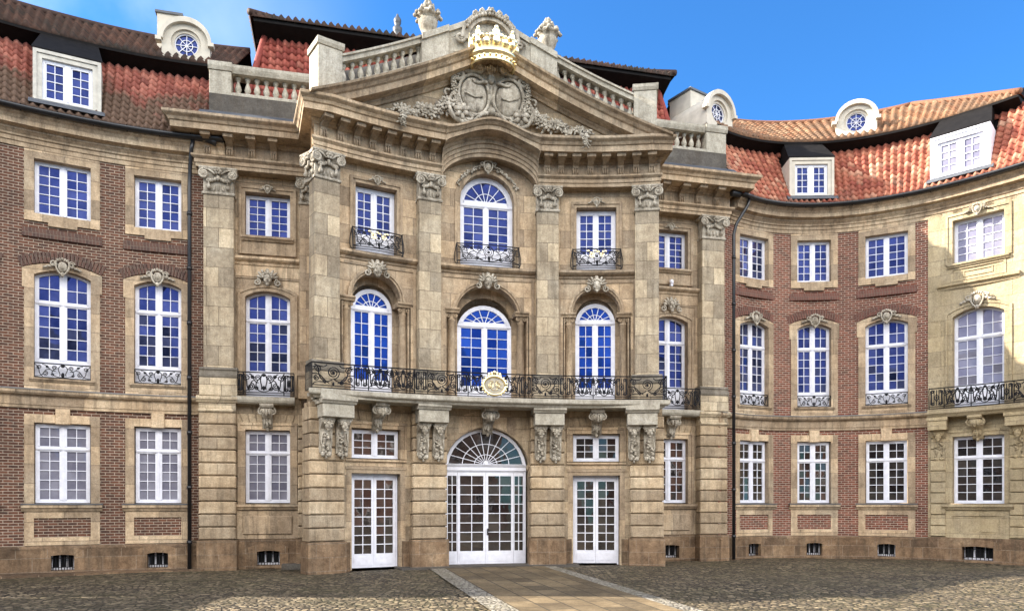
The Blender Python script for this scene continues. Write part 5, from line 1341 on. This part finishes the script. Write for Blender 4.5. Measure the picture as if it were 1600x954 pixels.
# ---------------------------------------------------------------- ground
def ground_mat(name, scale, c1, c2, c3, gap, moss, h=.03):
    k = NT(name); pos = k.pos(); wob = k.n('ShaderNodeVectorMath', operation='ADD')
    nz = k.n('ShaderNodeTexNoise'); nz.inputs['Scale'].default_value = 1.3; k.l(pos, nz.inputs['Vector']); sc_ = k.n('ShaderNodeVectorMath', operation='SCALE'); k.l(nz.outputs['Color'], sc_.inputs[0]); sc_.inputs['Scale'].default_value = .12
    k.l(pos, wob.inputs[0]); k.l(sc_.outputs[0], wob.inputs[1]); v = k.mapv(wob.outputs[0], scale=(1, 1, .01))
    f1 = k.n('ShaderNodeTexVoronoi', feature='DISTANCE_TO_EDGE'); f2 = k.n('ShaderNodeTexVoronoi', feature='F1')
    for f in (f1, f2): f.inputs['Scale'].default_value = scale; f.inputs['Randomness'].default_value = .72; k.l(v, f.inputs['Vector'])
    sep = k.n('ShaderNodeSeparateColor'); k.l(f2.outputs['Color'], sep.inputs[0])
    col = k.ramp(sep.outputs[0], [(0, c1), (.5, c2), (1, c3)])
    big = k.noise(pos, .35, 5, .65); fine = k.noise(pos, 14, 4, .7)
    joint = k.ramp(f1.outputs['Distance'], [(.02, (1, 1, 1)), (.13, (0, 0, 0))])
    gj = k.mix(gap, moss, k.ramp(big, [(.42, (0, 0, 0)), (.6, (1, 1, 1))]))
    col = k.mix(col, gj, joint)
    col = k.mix(col, moss, k.math('MULTIPLY', k.ramp(k.noise(pos, .8, 5, .7), [(.5, (0, 0, 0)), (.72, (1, 1, 1))]), .55))
    col = k.mix(col, k.ramp(fine, [(.3, (.7, .7, .7)), (.7, (1.25, 1.25, 1.25))]), .7, 'MULTIPLY')
    k.l(col, k.b.inputs['Base Color']); k.b.inputs['Roughness'].default_value = .7; k.b.inputs['Specular IOR Level'].default_value = .3
    hh = k.ramp(f1.outputs['Distance'], [(.0, (0, 0, 0)), (.16, (.8, .8, .8)), (.4, (1, 1, 1))])
    nr = k.bump(hh, .9, h); nr = k.bump(fine, .3, .01, nr); k.l(nr, k.b.inputs['Normal'])
    return k.m
M['cobble'] = ground_mat('cobbles', 7.5, (.078, .058, .037), (.155, .119, .074), (.275, .217, .135), (.014, .011, .007), (.045, .041, .016), .07)
M['setts'] = ground_mat('pale_setts', 8.5, (.21, .19, .15), (.28, .25, .205), (.35, .32, .265), (.07, .06, .045), (.15, .13, .08), .03)
M['slabs'] = stone_mat('path_slabs', (.115, .088, .056), (.175, .138, .09), (.235, .19, .13), bw=.83, bh=.45, mortar=.014, stain=.3, joint=(.04, .034, .026), jf=.9, streak=False)
def sheet(name, pts, z, mat, uvs=None):
    mb = MB(); mb.face([(x, y, z) for x, y in pts], uvs); o = mb.build(name, M[mat]); o['kind'] = 'structure'; return o
# gently uneven court out to the horizon
mb = MB()
xs = [-400, -150, -60] + [-30+1.0*i for i in range(61)] + [60, 150, 400]
ys = [-400, -150, -60, -30] + [-15+1.0*i for i in range(56)] + [80, 150, 400]
def gz(x, y):
    if abs(x) > 30 or y < -15 or y > 40: return 0
    return .018*math.sin(x*.9+y*.5)+.015*math.sin(y*1.3-x*.4) - .02
mb.quadgrid(lambda u, v: (u, v, gz(u, v)), xs, ys, None, True)
o = mb.build('courtyard_ground', M['cobble']); o['kind'] = 'structure'
def tn(t, n): return (MID[0]+t*CT+n*ST, MID[1]+t*ST-n*CT)
sheet('stone_path', [tn(-1.18, 24), tn(1.36, 24), tn(1.55, .3), tn(-1.40, .3)], .025, 'slabs', [(24, 0), (24, 2.6), (.3, 2.6), (.3, 0)])
sheet('path_border', [tn(-1.68, 24), tn(-1.18, 24), tn(-1.40, .3), tn(-1.85, .3)], .02, 'setts')
sheet('path_border', [tn(1.36, 24), tn(1.72, 24), tn(1.92, .3), tn(1.55, .3)], .02, 'setts')
mb = MB(); mold(mb, WL, 5.4, 12.6, [(.0, -2.0), (.55, -2.0), (.55, -1.885), (.0, -1.87)]); o = mb.build('kerb_strip', M['plinth']); o['kind'] = 'structure'
mb = MB(); mold(mb, Arc(-.1), -2.7, 2.7, [(-.4, -2.0), (.45, -2.0), (.45, -1.86), (-.4, -1.85)]); 
o = mb.build('door_step', M['dark_stone'], B)

# ---------------------------------------------------------------- street behind the camera (seen in the panes; it also shades the court)
M['h_brick'] = brick_mat('street_brick', (.26, .09, .06), (.18, .07, .05), (.40, .35, .30), (.30, .12, .08))
def house(x, y, w, dep, h, gab, rot, label, rows=3, cols=4):
    at = ((x, y, 0), rot); r = empty('brick_house', None, at)
    mb = MB(); hw = w/2
    v = [(-hw, 0, 0), (hw, 0, 0), (hw, 0, h), (-hw, 0, h), (-hw, -dep, 0), (hw, -dep, 0), (hw, -dep, h), (-hw, -dep, h)]
    mb.raw(v, [(0, 1, 2, 3), (4, 5, 6, 7), (0, 3, 7, 4), (1, 2, 6, 5)]); mb.build('wall', M['h_brick'], r)
    mb = MB(); v = [(-hw-.2, .4, h-.1), (hw+.2, .4, h-.1), (hw+.2, -dep/2, h+gab), (-hw-.2, -dep/2, h+gab), (-hw-.2, -dep-.4, h-.1), (hw+.2, -dep-.4, h-.1)]
    mb.raw(v, [(0, 1, 2, 3), (3, 2, 5, 4), (0, 3, 4), (1, 2, 5)]); mb.build('roof', M['roofUL_plain'], r)
    proto = None
    for i in range(cols):
        for j in range(rows):
            u = -hw+w*(i+.5)/cols; z = 1.0+j*(h-1)/rows
            if proto is None:
                f = MB(); ring(f, LOCAL, outline(.6, 0, 1.7, 0), outline(.5, .1, 1.6, 0), -.02, .06); box(f, LOCAL, -.04, .04, .1, 1.6, -.02, .05)
                for q in (.6, 1.1): box(f, LOCAL, -.5, .5, q-.03, q+.03, -.02, .045)
                proto = f.build('window', M['white'], r); g = MB(); g.face([LOCAL.P(-.5, .1, .02), LOCAL.P(.5, .1, .02), LOCAL.P(.5, 1.6, .02), LOCAL.P(-.5, 1.6, .02)]); g.build('pane', M['dark_glass'], proto)
                proto.rotation_euler = (0, 0, PI); proto.location = (u, .0, z)
            else: c = copy_tree(proto, r); c.location = (u, 0, z)
    top(r, label, 'house', 'houses across the street'); return r
M['roofUL_plain'] = plain_mat('slate_roof', (.05, .045, .045), .7, .3)
house(-15, -16, 11, 9, 9.6, 4.4, rad(-12), 'brick town house with white windows furthest left across the street')
house(-2, -18, 12, 9, 10.2, 4.6, rad(-3), 'brick town house with white windows straight across from the palace door')
house(12, -16, 12, 9, 9.4, 4.2, rad(8), 'brick town house with white windows furthest right across the street')

house(-28, -6, 14, 8, 9.0, 4.0, rad(-62), 'brick town house standing alone at the left side of the street')
house(26, -8, 14, 8, 9.0, 4.0, rad(50), 'brick town house standing alone at the right side of the street')
house(-19.6, 11.9, 7.2, 7.5, 7.9, 1.6, rad(-90), 'low brick lodge at the left side of the court', 2, 3)

# ---------------------------------------------------------------- camera, sun, sky
cam = bpy.data.cameras.new('camera'); co = bpy.data.objects.new('camera', cam); C.objects.link(co); sc.camera = co
co.location = (0, 0, EYE); co.rotation_euler = (PI/2, 0, 0)
cam.sensor_fit = 'HORIZONTAL'; cam.sensor_width = 36; cam.lens = 1155/1600*36; cam.shift_y = (785-477)/1600; cam.clip_end = 1500; cam.clip_start = .05
SUN_AZ = (-1.0, .04); SUN_EL = rad(30)
q = math.hypot(*SUN_AZ); sd = Vector((SUN_AZ[0]/q*math.cos(SUN_EL), SUN_AZ[1]/q*math.cos(SUN_EL), math.sin(SUN_EL)))
sl = bpy.data.lights.new('sun', 'SUN'); so = bpy.data.objects.new('sun', sl); C.objects.link(so)
sl.energy = 4.5; sl.angle = rad(.53); sl.color = (1.0, .92, .80)
so.rotation_euler = sd.to_track_quat('Z', 'Y').to_euler(); so.location = (-40, 10, 40)
w = bpy.data.worlds.new('World'); sc.world = w; w.use_nodes = True; nt = w.node_tree
sky = nt.nodes.new('ShaderNodeTexSky'); sky.sky_type = 'NISHITA'; sky.sun_disc = False; sky.sun_elevation = SUN_EL
sky.sun_rotation = math.atan2(sd.x, sd.y); sky.altitude = 60; sky.air_density = 1.0; sky.dust_density = .35; sky.ozone_density = 2.2
bg = nt.nodes['Background']; bg.inputs['Strength'].default_value = .10
def wn(typ, ins=(), **kw):
    x = nt.nodes.new(typ)
    for k_, v_ in kw.items(): setattr(x, k_, v_)
    for s_, v_ in zip(x.inputs, ins):
        if v_ is None: continue
        if hasattr(v_, 'is_linked'): nt.links.new(v_, s_)
        else: s_.default_value = v_
    return x
def wmath(op, a, b=None): return wn('ShaderNodeMath', (a, b), operation=op).outputs[0]
def wstep(v, lo, hi):
    x = wn('ShaderNodeMapRange', (v, lo, hi, 0.0, 1.0)); x.interpolation_type = 'SMOOTHSTEP'; return x.outputs[0]
def wmix(a, b, f, mode='MIX'):
    x = nt.nodes.new('ShaderNodeMix'); x.data_type = 'RGBA'; x.blend_type = mode
    for s_, v_ in ((x.inputs[0], f), (x.inputs[6], a), (x.inputs[7], b)):
        if hasattr(v_, 'is_linked'): nt.links.new(v_, s_)
        else: s_.default_value = v_
    return x.outputs[2]
# deep clear blue ahead; unseen bright cloud added behind the camera to light the facade, a few wisps to the left
tc = nt.nodes.new('ShaderNodeTexCoord').outputs['Generated']; sp_ = wn('ShaderNodeSeparateXYZ', (tc,))
dx_, dy_, dz_ = sp_.outputs
blue = wmix(sky.outputs[0], (.23, .57, .89, 1), 1.0, 'MULTIPLY')
nz_ = wn('ShaderNodeTexNoise'); nt.links.new(tc, nz_.inputs['Vector']); nz_.inputs['Scale'].default_value = 4.2; nz_.inputs['Detail'].default_value = 7
cl = wstep(nz_.outputs['Fac'], .36, .60)
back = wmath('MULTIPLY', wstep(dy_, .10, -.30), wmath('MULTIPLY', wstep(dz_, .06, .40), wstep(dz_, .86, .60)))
fill_cloud = wmath('MULTIPLY', back, wmath('ADD', wmath('MULTIPLY', cl, .7), .3))
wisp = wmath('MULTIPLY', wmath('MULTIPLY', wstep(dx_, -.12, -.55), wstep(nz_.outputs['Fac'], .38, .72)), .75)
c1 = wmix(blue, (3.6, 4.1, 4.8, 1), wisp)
c2 = wmix(c1, (22.0, 22.0*.96, 22.0*.88, 1), fill_cloud)
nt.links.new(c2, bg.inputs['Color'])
vs_ = sc.view_settings; vs_.view_transform = 'Standard'; vs_.look = 'None'; vs_.exposure = 1.88; vs_.gamma = 1; vs_.use_curve_mapping = False
sc.render.engine = 'CYCLES'; sc.cycles.max_bounces = 6; sc.cycles.diffuse_bounces = 4
